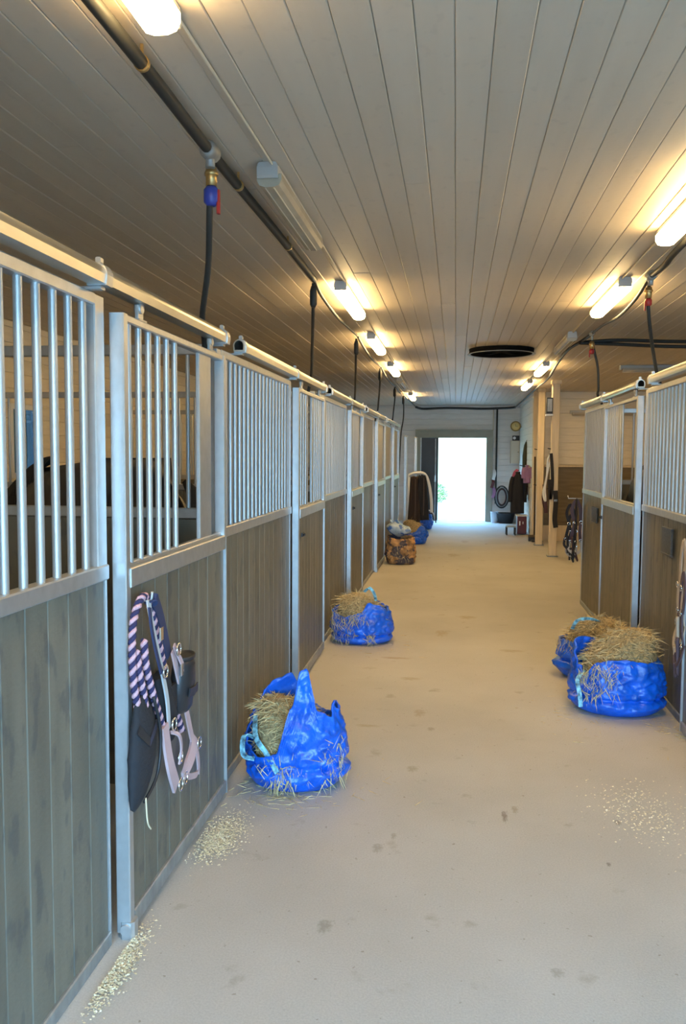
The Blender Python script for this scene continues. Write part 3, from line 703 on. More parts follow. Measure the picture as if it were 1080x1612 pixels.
def hay_bag(loc, rx, ry, H, label, seed, hay_h, hay_c=(0, 0), hay_r=.75, nst=900, fold=None, cloth=None, spill=(), handles=(), lean=(0, 0), rot=0, group='bags of hay set against the stall fronts', name='hay_bag', neck=.82, wr=.018):
    t = thing(name, loc, label, 'bag', group, (0, 0, rot)); random.seed(seed); cloth = cloth or bag_m
    NT, NV = 168, 52
    def P(th, v, off=0.):
        a = math.radians(th); h = interp(H, th)
        # v: 0 bottom centre, .18 bottom edge, 1 rim
        if v < .15: k = v/.15; rr_, z = .93*k, .004
        else:
            k = (v-.15)/.85; z = h*k+.004
            rr_ = .93+.12*math.sin(min(1, k*1.6)*PI)**.8 if k < .62 else .93
            bulge = math.sin(PI*min(1, z/.34))**.7*.12 if z < .34 else 0
            rr_ = .94+bulge-(1-neck)*max(0, z-.16)/.3
            if k < .06: rr_ -= .08*(1-k/.06)
        x_, y_ = rx*rr_*math.cos(a), ry*rr_*math.sin(a)
        if z > .02:
            q = Vector((x_*5+seed*3.1, y_*5, z*7)); n1 = noise.noise(q); q2 = q*2.7+Vector((9, 3, 1)); n2 = 1-abs(noise.noise(q2))*2
            q3 = q*6.5; n3 = noise.noise(q3)
            n4 = (1-abs(noise.noise(q*2.2+Vector((3, 7, 2))))*3.2); n5 = (1-abs(noise.noise(q*4.6))*3.2)
            dd = wr*(1.5*n1+.9*n2+.3*n3+.38*n4+.17*n5)*min(1, (z-.02)/.06)
            if fold: dd -= .03*math.exp(-((z-fold)/.012)**2); dd += .018*math.exp(-((z-fold+.045)/.03)**2)
            nx, ny = math.cos(a), math.sin(a); x_ += nx*dd; y_ += ny*dd
            if k > .85: z += .012*noise.noise(Vector((th*.07, seed, 2)))+.006*noise.noise(Vector((th*.3, seed, 5)))
            x_ += lean[0]*z; y_ += lean[1]*z
        sc = 1-off
        return Vector((x_*sc, y_*sc, z))
    b = MB(); rows = []
    for i in range(NV+1):
        v_ = i/NV
        if v_ == 0: v_ = .01
        rows.append([P(360*j/NT, v_) for j in range(NT)])
    for i in range(NV, 6, -2): rows.append([P(360*j/NT, i/NV, .035) for j in range(NT)])
    b.grid(rows, closed=True); b.f.append(tuple(reversed(range(NT)))); b.smooth.append(False)
    obj('bag', b, cloth, t)
    # hay: lumpy core and loose strands
    hc = MB(); rows = []; N2, M2 = 40, 12
    def hz(x_, y_):
        r2 = ((x_-hay_c[0])/rx)**2+((y_-hay_c[1])/ry)**2
        return hay_h-.16*r2+.03*noise.noise(Vector((x_*12, y_*12, seed)))
    for i in range(M2+1):
        k = i/M2; row = []
        for j in range(N2):
            a = 2*PI*j/N2; th = math.degrees(a); lim = .90+.04*noise.noise(Vector((a*2, seed, 1)))
            x_, y_ = rx*lim*k*math.cos(a), ry*lim*k*math.sin(a); z = hz(x_, y_)
            if i == M2: z = .06
            elif i == M2-1: x_, y_ = x_*1.07, y_*1.07; z -= .10
            row.append((x_+lean[0]*z, y_+lean[1]*z, z))
        rows.append(row)
    hc.grid(rows, closed=True); hc.f.append(tuple(range(N2))); hc.smooth.append(False)
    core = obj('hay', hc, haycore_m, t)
    st = MB()
    for i in range(nst):
        a = random.uniform(0, 2*PI); k = math.sqrt(random.random())*.82
        x_, y_ = rx*k*math.cos(a), ry*k*math.sin(a); z = hz(x_, y_)-.01
        d = Vector((random.gauss(0, 1)+x_*1.2, random.gauss(0, 1)+y_*1.2, random.uniform(-.1, .35)))
        d.x *= .8; d.y *= .8
        strand(st, (x_+lean[0]*z, y_+lean[1]*z, z), d, random.uniform(.04, .11), random.uniform(.0012, .003), random.uniform(0, .8))
    for (th0, th1, z0, z1, n_) in spill:      # strands clinging to the outside
        for i in range(n_):
            th = random.uniform(th0, th1); z = random.uniform(z0, z1); h = interp(H, th); v_ = .15+.85*min(1, z/h); p = P(th, v_, -.03)
            a = math.radians(th); tg = Vector((-math.sin(a), math.cos(a), 0))
            strand(st, p, tg*random.gauss(0, .6)+Vector((0, 0, -1 if random.random() < .7 else .5))+Vector((math.cos(a), math.sin(a), 0))*.15, random.uniform(.03, .10), random.uniform(.001, .0024), 0)
    for i in range(int(nst*.35)):        # strands on the flank of the heap
        a = random.uniform(0, 2*PI); x_, y_ = rx*.93*math.cos(a), ry*.93*math.sin(a); z = random.uniform(.10, max(.14, hz(x_, y_)-.02))
        strand(st, (x_+lean[0]*z, y_+lean[1]*z, z), (random.gauss(0, .7), random.gauss(0, .7), random.gauss(0, .5)), random.uniform(.03, .07), random.uniform(.001, .0025), .5) if interp(H, math.degrees(a)) < z+.03 else None
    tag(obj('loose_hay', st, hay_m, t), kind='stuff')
    for hpts in handles:
        obj('strap', MB().ribbon(spline(hpts, 6), (1, -.15, .35), .026, .004), bagtrim_m, t)
    return t
# big open bag by the second panel
hay_bag((-.775, 4.02, 0), .235, .20, [(0, .37), (20, .40), (45, .30), (80, .34), (110, .50), (150, .44), (180, .30), (205, .20), (235, .17), (255, .20), (272, .42), (284, .60), (294, .61), (308, .40), (330, .36), (345, .43)],
        'large open blue bag of hay with high torn flaps by the second barred panel', 3, .42, hay_c=(-.10, .02), nst=2600, fold=.125, neck=.92, wr=.017,
        spill=[(245, 275, .02, .15, 110), (305, 345, .05, .25, 80), (255, 290, .10, .14, 40)],
        handles=[[(-.19, -.10, .24), (-.23, -.16, .27), (-.225, -.20, .19), (-.17, -.20, .17)], [(-.20, -.05, .34), (-.17, -.17, .27), (-.11, -.20, .20), (-.05, -.23, .12)]])
hay_bag((-.80, 7.18, 0), .25, .21, [(0, .30), (30, .30), (60, .34), (110, .34), (160, .30), (200, .26), (240, .24), (270, .28), (290, .36), (320, .34), (345, .28)],
        'small rounded blue bag of hay by the third barred panel', 8, .42, hay_c=(-.06, .04), nst=1300, fold=.08, neck=.80, wr=.018,
        spill=[(200, 262, .03, .3, 260), (285, 300, .03, .10, 60), (255, 285, .2, .3, 60)], handles=[[(.02, -.02, .44), (.07, -.05, .48), (.11, -.04, .43), (.13, -.06, .37)]])
# the three far ones of the long row
hay_bag((-.80, 12.42, 0), .215, .19, [(0, .40), (90, .42), (180, .42), (270, .38)], 'patterned brown sack with orange patches below a silvery blue plastic bag', 11, .34, nst=300, cloth=patch_m, neck=.9, name='feed_sack', spill=[(230, 330, .05, .3, 80)])
pb = thing('plastic_bag', (-.83, 12.40, .40), 'crumpled silvery blue plastic bag on top of the patterned brown sack', 'bag')
bb = MB(); rows = []
for i in range(15):
    v_ = i/14; row = []
    for j in range(40):
        a = 2*PI*j/40; r_ = math.sin(PI*min(.97, v_*.95+.02))**.75
        p = Vector((.19*r_*math.cos(a), .16*r_*math.sin(a), .01+.22*v_-.04*math.cos(a)*v_)); q = noise.noise(p*14)*.035*min(1, v_*4); row.append((p.x*(1+q*4), p.y*(1+q*4), p.z+abs(q)*.4))
    rows.append(row)
bb.grid(rows, closed=True); bb.f.append(tuple(reversed(range(40)))); bb.f.append(tuple(range(560, 600))); bb.smooth += [False]*2
obj('bag', bb, silverbag_m, pb)
obj('tied_corner', MB().tube(spline([(-.08, -.02, .18), (-.10, -.03, .24), (-.13, -.03, .25)], 3), [.03, .028, .022, .02, .018, .02, .03], 7), silverbag_m, pb)
hay_bag((-.76, 15.28, 0), .24, .20, [(0, .24), (90, .30), (180, .32), (270, .22), (320, .34)], 'blue hay bag directly behind the patterned brown sack', 15, .44, hay_c=(-.05, 0), nst=500, neck=.85, spill=[(180, 270, .1, .3, 80)])
hay_bag((-.74, 18.25, 0), .24, .20, [(0, .34), (60, .32), (180, .26), (270, .24), (330, .38)], 'farthest blue hay bag of the long row, under the hanging blankets', 19, .40, hay_c=(-.06, 0), nst=400, neck=.85)
# right pair
hay_bag((1.065, 5.50, 0), .275, .235, [(0, .34), (30, .36), (90, .40), (150, .44), (185, .40), (200, .30), (215, .24), (235, .34), (250, .36), (270, .37), (300, .35), (330, .34)],
        'front one of the two blue hay bags at the short row, heaped with hay', 23, .52, hay_c=(.10, .05), nst=1800, fold=.11, neck=.98, wr=.016,
        spill=[(205, 262, .12, .36, 220)], handles=[[(-.22, -.10, .27), (-.27, -.15, .22), (-.26, -.19, .13), (-.25, -.17, .05)]])
hay_bag((1.05, 6.30, 0), .245, .19, [(0, .30), (90, .32), (180, .27), (225, .28), (270, .30), (320, .32)],
        'back one of the two blue hay bags at the short row, half hidden', 29, .45, hay_c=(.03, .0), nst=1500, fold=.14, neck=.92, spill=[(180, 270, .2, .3, 100)],
        handles=[[(-.17, -.05, .36), (-.14, -.08, .43), (-.05, -.09, .45), (.02, -.06, .42)]])

# ================================================================= HALTER, ROPE, BOOTS ON THE FIRST DOOR
XD = XL+.052       # front face of the door leaves
hk = thing('wall_hook', (XD, 2.66, 1.15), 'small steel hook on the near door holding the halter and rope', 'hook')
obj('hook', MB().tube(spline([(0, 0, 0), (.03, 0, 0), (.05, 0, .0), (.055, 0, .03)], 4), .005, 8), galv, hk)
def rope(path, r=.011, pitch=.042):
    pts = spline(path, 14); a, b = MB(), MB(); pa, pb_ = [], []; d = 0
    P = [pts[0]]; 
    # resample evenly
    out_ = [pts[0]]; acc = 0; step = .007
    for i in range(1, len(pts)):
        seg = (pts[i]-pts[i-1]); L = seg.length
        while acc+L >= step:
            q = pts[i-1]+seg*((step-acc)/seg.length) if seg.length > 0 else pts[i]
            out_.append(q); seg = pts[i]-q; pts[i-1] = q; L = seg.length; acc = 0
        acc += L
    n_ = Vector((1, 0, 0))
    for i, p in enumerate(out_):
        tg = (out_[min(i+1, len(out_)-1)]-out_[max(i-1, 0)]).normalized(); n_ = (n_-tg*n_.dot(tg)).normalized(); bn = tg.cross(n_); an = 2*PI*i*step/pitch
        o1 = (n_*math.cos(an)+bn*math.sin(an))*r*.62; pa.append(p+o1); pb_.append(p-o1)
    a.tube(pa, r*.72, 6); b.tube(pb_, r*.72, 6); return a, b
def dY(x): return x
rt = thing('lead_rope', (XD, 2.62, 1.15), 'pink and navy twisted lead rope looped over the door hook', 'rope')
O = Vector((XD, 2.62, 1.15))
def R(pts): return [Vector(p)-O for p in pts]
for i, path in enumerate([
    [(XD+.03, 2.66, 1.165), (XD+.035, 2.60, 1.16), (XD+.03, 2.555, 1.10), (XD+.03, 2.54, 1.0), (XD+.03, 2.55, .90), (XD+.03, 2.575, .82), (XD+.028, 2.59, .79)],
    [(XD+.052, 2.59, 1.03), (XD+.052, 2.60, .95), (XD+.052, 2.66, .83), (XD+.052, 2.73, .72), (XD+.05, 2.78, .64)],
    [(XD+.035, 2.565, 1.0), (XD+.04, 2.575, .92), (XD+.04, 2.61, .84), (XD+.04, 2.625, .78)],
    [(XD+.03, 2.66, 1.165), (XD+.032, 2.70, 1.12), (XD+.03, 2.77, 1.0), (XD+.03, 2.83, .88), (XD+.035, 2.88, .76), (XD+.035, 2.97, .64), (XD+.035, 3.02, .57)]]):
    a, b = rope(R(path), .0112)
    s1 = obj('rope_strand', a, pinkrope_m, rt); s2 = obj('rope_strand', b, navyrope_m, rt)
    s1['label'] = 'pink rope strand'; s2['label'] = 'navy rope strand'
ht = thing('horse_halter', (XD, 2.70, 1.15), 'dusty pink padded horse halter with nickel rings on the near door', 'halter')
ht.location.z += .03
O = Vector((XD, 2.70, 1.15))
def strap(name, pts, w_, m, th=.006, side=(0, 1, .15)): return obj(name, MB().ribbon(R(spline(pts, 6)), side, w_, th), m, ht)
strap('crown_strap', [(XD+.045, 2.65, 1.115), (XD+.055, 2.675, 1.12), (XD+.05, 2.71, 1.10), (XD+.04, 2.79, 1.02), (XD+.04, 2.86, .88)], .045, navy_m)
strap('cheek_strap', [(XD+.045, 2.65, 1.12), (XD+.06, 2.635, 1.06), (XD+.065, 2.66, .98), (XD+.065, 2.72, .86), (XD+.065, 2.77, .74), (XD+.06, 2.80, .63)], .024, greystrap_m)
strap('cheek_lining', [(XD+.055, 2.635, 1.10), (XD+.066, 2.62, 1.04), (XD+.07, 2.645, .96), (XD+.07, 2.70, .86)], .016, navy_m)
strap('cheek_strap', [(XD+.055, 2.86, .90), (XD+.06, 2.90, .80), (XD+.06, 2.97, .68), (XD+.06, 3.05, .52), (XD+.06, 3.10, .44)], .034, pink_m)
strap('throat_strap', [(XD+.06, 2.86, .92), (XD+.075, 2.92, .82), (XD+.07, 3.0, .70)], .022, pink_m)
strap('noseband', [(XD+.065, 2.74, .66), (XD+.07, 2.75, .58), (XD+.075, 2.77, .50), (XD+.07, 2.84, .40)], .055, pink_m, .010)
strap('noseband', [(XD+.06, 3.09, .50), (XD+.07, 3.03, .46), (XD+.075, 2.95, .43), (XD+.075, 2.90, .41)], .045, pink_m, .010)
strap('chin_strap', [(XD+.06, 3.09, .48), (XD+.06, 3.13, .40), (XD+.06, 3.13, .34), (XD+.065, 3.04, .36), (XD+.07, 2.96, .39)], .024, pink_m)
strap('throat_strap', [(XD+.07, 2.79, .62), (XD+.09, 2.82, .60), (XD+.085, 2.86, .54), (XD+.08, 2.85, .48)], .014, pink_m)
for (y_, z_) in ((2.805, .645), (2.86, .905), (3.095, .475), (2.87, .395), (2.925, .40), (2.72, .86), (2.87, .50)):
    m_ = MB(); pts = [Vector((XD+.078, y_+.022*math.cos(a), z_+.022*math.sin(a)))-O for a in [2*PI*i/14 for i in range(15)]]; m_.tube(pts, .004, 6, caps=False); obj('ring', m_, silver_m, ht)
for (y_, z_) in ((2.69, 1.0), (2.90, .82)):
    obj('buckle', MB().cbox(Vector((XD+.075, y_, z_))-O, (.006, .03, .045), .002), silver_m, ht)
def clip(): pass
# black gear behind the halter
def puff(name, pts, rad, m, label, cat, flat=None, grp=None):
    t = thing(name, pts[0], label, cat, grp); o_ = Vector(pts[0]); P = spline(pts, 5); n_ = len(P)
    rr_ = [max(.004, interp_list(rad, i/(n_-1))) for i in range(n_)]
    b = MB(); b.tube([p-o_ for p in P], rr_, 14)
    if flat: b.v = [(x_*flat, y_, z_) for x_, y_, z_ in b.v]
    obj('shell', b, m, t); return t
def interp_list(L, u_):
    k = u_*(len(L)-1); i = min(int(k), len(L)-2); f_ = k-i; return L[i]*(1-f_)+L[i+1]*f_
gearm = mat('black_neoprene', (.022, .022, .025), .4)
bt = thing('bell_boot', (XD+.052, 2.975, .775), 'black rubber bell boot hanging behind the pink halter', 'boot', None, (0, .08, 0)); bt.scale = (.85, .95, .85)
b = MB().lathe([(.055, -.12), (.075, -.10), (.082, 0), (.074, .09), (.060, .125), (.052, .125), (.064, .085), (.070, 0), (.064, -.095), (.05, -.115)], n=24); b.v = [(x_*.62, y_, z_) for x_, y_, z_ in b.v]
obj('shell', b, gearm, bt); obj('top_band', MB().lathe([(.060, .118), (.068, .122), (.068, .135), (.058, .137), (.05, .13)], n=24), black_m, bt).scale = (.66, 1, 1)
obj('closure_strap', MB().ribbon([(.052, -.05, -.02), (.056, 0, -.025), (.052, .05, -.02)], (0, 0, 1), .04, .006), gearm, bt)
b1 = puff('fly_mask', [(XD+.03, 2.60, .84), (XD+.035, 2.62, .74), (XD+.035, 2.61, .62), (XD+.032, 2.57, .53), (XD+.025, 2.53, .47)], [.03, .085, .10, .07, .015], blackcloth_m, 'black cloth gear bunched low on the near door under the rope', 'cloth', .34)
obj('tape', MB().ribbon([(.02, -.06, -.10), (.035, 0, -.16), (.03, .08, -.12)], (0, .2, 1), .03, .004), gearm, b1)
obj('edge_binding', MB().tube(spline([(.03, .05, -.02), (.035, .10, -.16), (.03, .08, -.30), (.02, -.02, -.36)], 5), .006, 6), black_m, b1)
obj('cord', MB().tube(spline([(.03, -.03, -.34), (.035, -.03, -.42), (.035, .0, -.46)], 5), .003, 6), pine_m, b1)
b2 = puff('brush_pouch', [(XD+.03, 2.80, .86), (XD+.035, 2.82, .78), (XD+.035, 2.86, .68), (XD+.03, 2.89, .60)], [.05, .06, .065, .04], blackcloth_m, 'black pouch squeezed between the two halter straps', 'pouch', .5)
obj('flap', MB().cbox((.024, .05, -.10), (.012, .08, .09), .004), gearm, b2)

# ================================================================= HALTERS ON THE RIGHT ROW
def dark_halter(loc, seed, label, m, sc=1., pale=None, grp=None, face='y'):
    random.seed(seed); t = thing('hanging_halter', loc, label, 'halter', grp)
    def W(u_, v_, d): return (u_*sc, -d, v_*sc) if face == 'y' else (-d, u_*sc, v_*sc)
    sd = (1, 0, .1) if face == 'y' else (0, 1, .1)
    obj('crown_strap', MB().ribbon(spline([W(-.01, -.28, .03), W(-.05, -.12, .03), W(0, 0, .03), W(.05, -.10, .03), W(.06, -.26, .03)], 5), sd, .042*sc, .008), m, t)
    obj('cheek_strap', MB().ribbon(spline([W(-.01, -.28, .035), W(-.04, -.40, .04), W(-.06, -.52, .03)], 4), sd, .042*sc, .008), m, t)
    obj('cheek_strap', MB().ribbon(spline([W(.06, -.26, .035), W(.05, -.38, .04), W(.06, -.50, .03)], 4), sd, .036*sc, .008), m, t)
    obj('noseband', MB().ribbon(spline([W(-.07, -.50, .03), W(-.08, -.60, .05), W(0, -.66, .06), W(.07, -.60, .05), W(.06, -.50, .03)], 5), sd, .035*sc, .007), pale or m, t)
    for (a, c) in ((-.02, -.28), (.06, -.27), (-.06, -.51), (.06, -.50)):
        pts = [W(a+.018*math.cos(k*PI/5), c+.018*math.sin(k*PI/5), .045) for k in range(11)]; obj('ring', MB().tube(pts, .004, 5, caps=False), silver_m, t)
    obj('lead_rope', MB().tube(spline([W(.0, -.64, .06), W(.03, -.75, .05), W(-.02, -.62, .05), W(-.04, -.45, .06), W(-.03, -.72, .05)], 6), .010, 7), m, t)
    return t
dark_halter((1.36, 9.37, 1.16), 1, 'dark halter tangle on the end post, upper one', blackcloth_m, .9, face='x')
brownl = mat('dark_red_leather', (.06, .02, .02), .5)
dark_halter((1.335, 9.46, 1.15), 2, 'dark red halter in the tangle on the end post of the short row', brownl, .9, pale=mat('worn_grey_leather', (.35, .32, .28), .6))
dark_halter((1.275, 9.47, 1.10), 3, 'black halter jutting out beside the end post of the short row', blackcloth_m, .75)
dark_halter((1.30, 9.49, 1.00), 6, 'dark halter low in the tangle with a worn grey noseband', blackcloth_m, .72, pale=mat('grey_noseband', (.30, .28, .25), .7))
obj_hook = thing('halter_hook', (1.397, 9.42, 1.17), 'steel hook rod on the end post of the short row', 'hook')
obj('rod', MB().tube([(.0, .03, 0), (-.06, .05, 0), (-.14, .05, .0), (-.15, .05, .03)], .006, 8), galv, obj_hook)
dark_halter((1.335, 4.93, 1.16), 4, 'pale rope halter at the picture edge beside the front blue bag', mat('pale_beige_rope', (.45, .38, .30), .8), .95, face='x')
dark_halter((1.325, 4.88, .98), 5, 'dark halter with bright buckles below the pale rope halter', mat('dark_mauve_strap', (.09, .06, .075), .7), .8, face='x')
# name plates on the boards
def plate(loc, sz, label, back):
    t = thing('name_plate', loc, label, 'plate'); obj('board', MB().cbox((0, 0, 0), sz, .003), plate_m, t)
    obj('holder', MB().cbox((back*.004, 0, -sz[2]/2), (sz[0]+.006, sz[1]+.01, .012), .002).cbox((back*.004, 0, sz[2]/2), (sz[0]+.006, sz[1]+.01, .012), .002), plate_m, t)
plate((1.383, 5.63, 1.09), (.012, .24, .17), 'dark rectangular plate on the panel behind the front blue bag', 0)
plate((1.383, 8.50, 1.06), (.012, .26, .14), 'small purplish dark plate on the barred end panel', 0)

# ================================================================= POSTS OF THE BAY
def wpost(x_, y_, w_, label):
    t = thing('wooden_post', (x_, y_, 0), label, 'post'); obj('shaft', MB().cbox((0, 0, ZC/2), (w_, w_, ZC), .008), pine_m, t)
    obj('foot_plate', MB().cbox((0, 0, .01), (w_+.05, w_+.05, .02), .004), galv_dark, t)
    obj('cap', MB().cbox((0, 0, ZC-.04), (w_+.03, w_+.03, .06), .006), pine_m, t)
    for zz in (1.75, 1.1): obj('peg', MB().tube([(-w_/2, 0, zz), (-w_/2-.05, -.01, zz+.01)], .008, 7), black_m, t)
    return t
wpost(1.585, 13.75, .12, 'front wooden post from floor to ceiling, straps hanging on it')
wpost(1.53, 15.45, .12, 'rear wooden post from floor to ceiling, in line behind the first')
t = thing('white_rope', (1.50, 13.68, 1.66), 'whitish rope and strap hanging on the front wooden post', 'rope')
obj('coil', MB().tube(spline([(.02, 0, .02), (-.03, -.02, -.1), (-.04, -.02, -.35), (-.09, -.02, -.62), (-.05, -.03, -.75), (-.06, -.02, -.5), (.0, -.02, -.12)], 6), .016, 8), white_m, t)
obj('strap', MB().ribbon(spline([(.02, -.02, .02), (.04, -.03, -.2), (.05, -.03, -.5), (.02, -.03, -.72), (.0, -.03, -.4)], 5), (1, 0, 0), .05, .006), blackcloth_m, t)
t = thing('lead_strap', (1.60, 13.66, .98), 'short dark strap low on the front wooden post', 'strap')
obj('band', MB().ribbon(spline([(0, 0, .1), (.01, -.02, -.1), (0, -.02, -.35), (.02, -.01, -.5)], 4), (1, 0, 0), .075, .012), blackcloth_m, t)
obj('buckle', MB().cbox((.005, -.03, -.06), (.05, .008, .04), .003), silver_m, t)
t = thing('speaker_box', (1.48, 13.72, 2.42), 'black box with white underside high on the front wooden post', 'speaker')
obj('case', MB().cbox((0, 0, .02), (.10, .16, .26), .008), black_m, t); obj('base', MB().cbox((0, 0, -.125), (.11, .17, .03), .005), white_m, t)
obj('grille', MB().cbox((0, -.082, .03), (.075, .006, .2), .002), galv_dark, t)
t = thing('long_broom', (1.50, 16.12, 0), 'dark long-handled broom leaning at the bay corner', 'broom')
obj('shaft', MB().tube([(.02, .02, .12), (0, .04, 1.62)], .016, 8), mat('dark_wood', (.06, .035, .015), .5), t); obj('head', MB().cbox((.03, 0, .10), (.26, .06, .05), .01), bark_m, t)
obj('bristle', MB().cbox((.03, 0, .04), (.25, .05, .08), .01), black_m, t)
t = thing('halter_bundle', (1.62, 15.36, 1.0), 'brown strap bundle hanging behind the rear wooden post', 'strap')
obj('band', MB().ribbon(spline([(-.02, 0, .12), (.0, -.02, -.1), (.02, -.02, -.4)], 4), (1, 0, 0), .06, .02), brownl, t); obj('loop', MB().tube(spline([(-.02, -.02, .1), (-.05, -.02, -.1), (-.02, -.02, -.3)], 4), .012, 6), brownl, t)

# ================================================================= THE END OF THE AISLE
# two galvanised uprights and blanket rack
for x_, y_, lb in ((-1.0, 16.6, 'bright galvanised upright just past the last stall door'), (-.86, 17.9, 'slim bluish upright beside the hanging blankets')):
    t = thing('steel_upright', (x_, y_, 0), lb, 'post'); obj('tube', MB().cbox((0, 0, 1.0), (.06, .06, 2.0), .006), galv, t); obj('cap', MB().cbox((0, 0, 2.01), (.075, .075, .02), .004), galv_dark, t)
t = thing('blanket_rack', (-.80, 17.6, 0), 'white blanket rack with curved arm at the row end', 'rack')
obj('pole', MB().tube([(-.18, 0, 0), (-.18, 0, 1.22)], .02, 10), white_m, t)
obj('arm', MB().tube(spline([(-.18, 0, 1.20), (-.05, -.02, 1.25), (.14, -.02, 1.24), (.24, -.02, 1.05), (.30, -.02, .70), (.31, -.02, .42)], 6), .034, 10), white_m, t)
obj('foot', MB().cbox((-.18, 0, .015), (.3, .3, .03), .006), galv_dark, t)
brownst_m = mat('brown_webbing', (.07, .05, .045), .8)
def drape(name, loc, w_, z0, z1, m, label, seed, th=.10):
    t = thing(name, loc, label, 'blanket'); rows = []
    b = MB()
    for i in range(17):
        v_ = i/16; row = []
        for j in range(28):
            a = 2*PI*j/28; ww = w_*(.55+.45*v_); nn = noise.noise(Vector((math.cos(a)*2+seed, math.sin(a)*2, v_*2)))*.03
            row.append((math.cos(a)*ww/2+nn, math.sin(a)*th/2*(.5+v_*.5)+nn*.6+.012*math.sin(a*6+v_*2), z1+(z0-z1)*v_+.02*noise.noise(Vector((a, seed, 0)))))
        rows.append(row)
    b.grid(rows, closed=True); b.f.append(tuple(range(28))); b.f.append(tuple(16*28+k for k in reversed(range(28)))); b.smooth += [False]*2
    obj('cloth', b, m, t); obj('strap', MB().ribbon([(w_*.1, -th*.5-.02, z0+.1), (w_*.12, -th*.55-.02, (z0+z1)/2), (w_*.1, -th*.35-.02, z1-.05)], (1, 0, 0), .02, .005), brownst_m, t); return t
drape('horse_blanket', (-.86, 17.48, 0), .27, .20, 1.18, browncloth_m, 'dark brown horse blanket on the white rack', 5)
drape('horse_blanket', (-.69, 17.56, 0), .30, .26, 1.20, blackcloth_m, 'black horse blanket under the white curved arm', 9)
t = thing('bridle_heap', (-.56, 18.12, .36), 'tangle of straps lying on the farthest hay bag', 'straps')
obj('loop', MB().tube(spline([(0, 0, .0), (.10, 0, .04), (.05, 0, .09), (-.06, 0, .05), (.02, 0, .01), (.14, -.02, -.05), (.15, -.05, -.20)], 5), .012, 6), brownl, t); obj('strap', MB().ribbon(spline([(-.08, 0, .02), (0, -.03, .07), (.1, -.05, .0), (.12, -.07, -.14)], 4), (0, 0, 1), .03, .005), white_m, t)
# things on the end wall right of the doorway
YF = YE
t = thing('wall_clock', (1.40, 20.1, 2.33), 'round yellow wall clock at the far corner', 'clock', None, (PI/2, 0, -.10)); t.scale = (.8, .8, .8)
obj('arm', MB().cbox((.12, -.02, -.02), (.14, .03, .02), .004), galv_dark, t)
obj('rim', MB().lathe([(.15, -.02), (.155, 0), (.15, .03), (.12, .035), (.118, .02)], n=32), clockrim_m, t); obj('face', MB().lathe([(.12, .0), (.12, .022), (.001, .024)], n=32), clock_m, t)
obj('hand', MB().cbox((0, .03, .028), (.008, .07, .003), .001), black_m, t); obj('hand', MB().cbox((.03, .0, .028), (.07, .008, .003), .001), black_m, t)
t = thing('electric_cabinet', (1.43, 20.57, 1.72), 'cream electric cabinet on the end wall below the clock', 'cabinet')
obj('case', MB().cbox((0, 0, 0), (.22, .12, .55), .008), cord_m, t); obj('door', MB().cbox((0, -.065, 0), (.20, .012, .51), .004), cord_m, t); obj('lock', MB().tube([(.07, -.07, 0), (.07, -.085, 0)], .012, 8), black_m, t)
t = thing('small_radio', (1.44, 20.56, 2.0), 'small dark radio on top of the electric cabinet', 'radio')
obj('case', MB().cbox((0, 0, .06), (.16, .07, .12), .01), black_m, t); obj('speaker', MB().tube([(-.035, -.036, .06), (-.035, -.044, .06)], .036, 14), white_m, t)
t = thing('hose_reel', (1.13, 20.55, .62), 'coiled dark hose hanging on the end wall beside the black pipe', 'hose')
for k in range(5):
    r1, r2 = .17-.018*k, .27-.02*k
    obj('coil', MB().tube([(r1*math.cos(a), -.015*k, r2*math.sin(a)) for a in [2*PI*i/28 for i in range(29)]], .014, 7, caps=False), [hose_m, hose_m, galv_dark, hose_m, brownl][k], t)
obj('hanger', MB().cbox((0, .0, .24), (.08, .09, .03), .005), galv_dark, t)
for (x_, z_, m_, lb) in ((.93, 1.18, white_m, 'white cloth scrap hanging beside the doorway'), (.90, .98, red_m, 'red strap hanging beside the doorway'), (.93, .74, purplecloth_m, 'grey-lilac strap hanging beside the doorway')):
    t = thing('hanging_rag', (x_, 20.53, z_), lb, 'cloth'); obj('cloth', MB().ribbon(spline([(0, .02, .10), (.02, -.01, 0), (-.02, 0, -.14)], 4), (1, 0, 0), .07, .012), m_, t); obj('knot', MB().tube([(0, .03, .10), (0, 0, .11)], .012, 7), m_, t)
def bucket(loc, r, h, m, label, dark=False):
    t = thing('bucket', loc, label, 'bucket'); obj('shell', MB().lathe([(r*.78, 0), (r*.8, .005), (r, h), (r*1.05, h), (r*1.05, h-.012), (r*.97, h-.012), (r*.76, .012)], n=24), m, t)
    pts = [(r*1.02*math.cos(a), r*.25, h-.01-r*.7*math.sin(a)*.3) for a in [PI*i/12 for i in range(13)]]; obj('handle', MB().tube(pts, .005, 6), galv_dark, t); return t
bucket((.95, 20.35, 0), .095, .27, mat('pale_blue_plastic', (.62, .68, .76), .4), 'pale blue-white bucket right of the doorway')
t = thing('feed_tub', (1.22, 20.30, 0), 'low black feed tub on the floor beside the pale bucket', 'tub')
obj('shell', MB().lathe([(.16, 0), (.17, .01), (.22, .24), (.235, .25), (.23, .235), (.205, .225), (.15, .02)], n=28), black_m, t); obj('grip', MB().cbox((0, -.225, .23), (.1, .03, .02), .006), black_m, t)
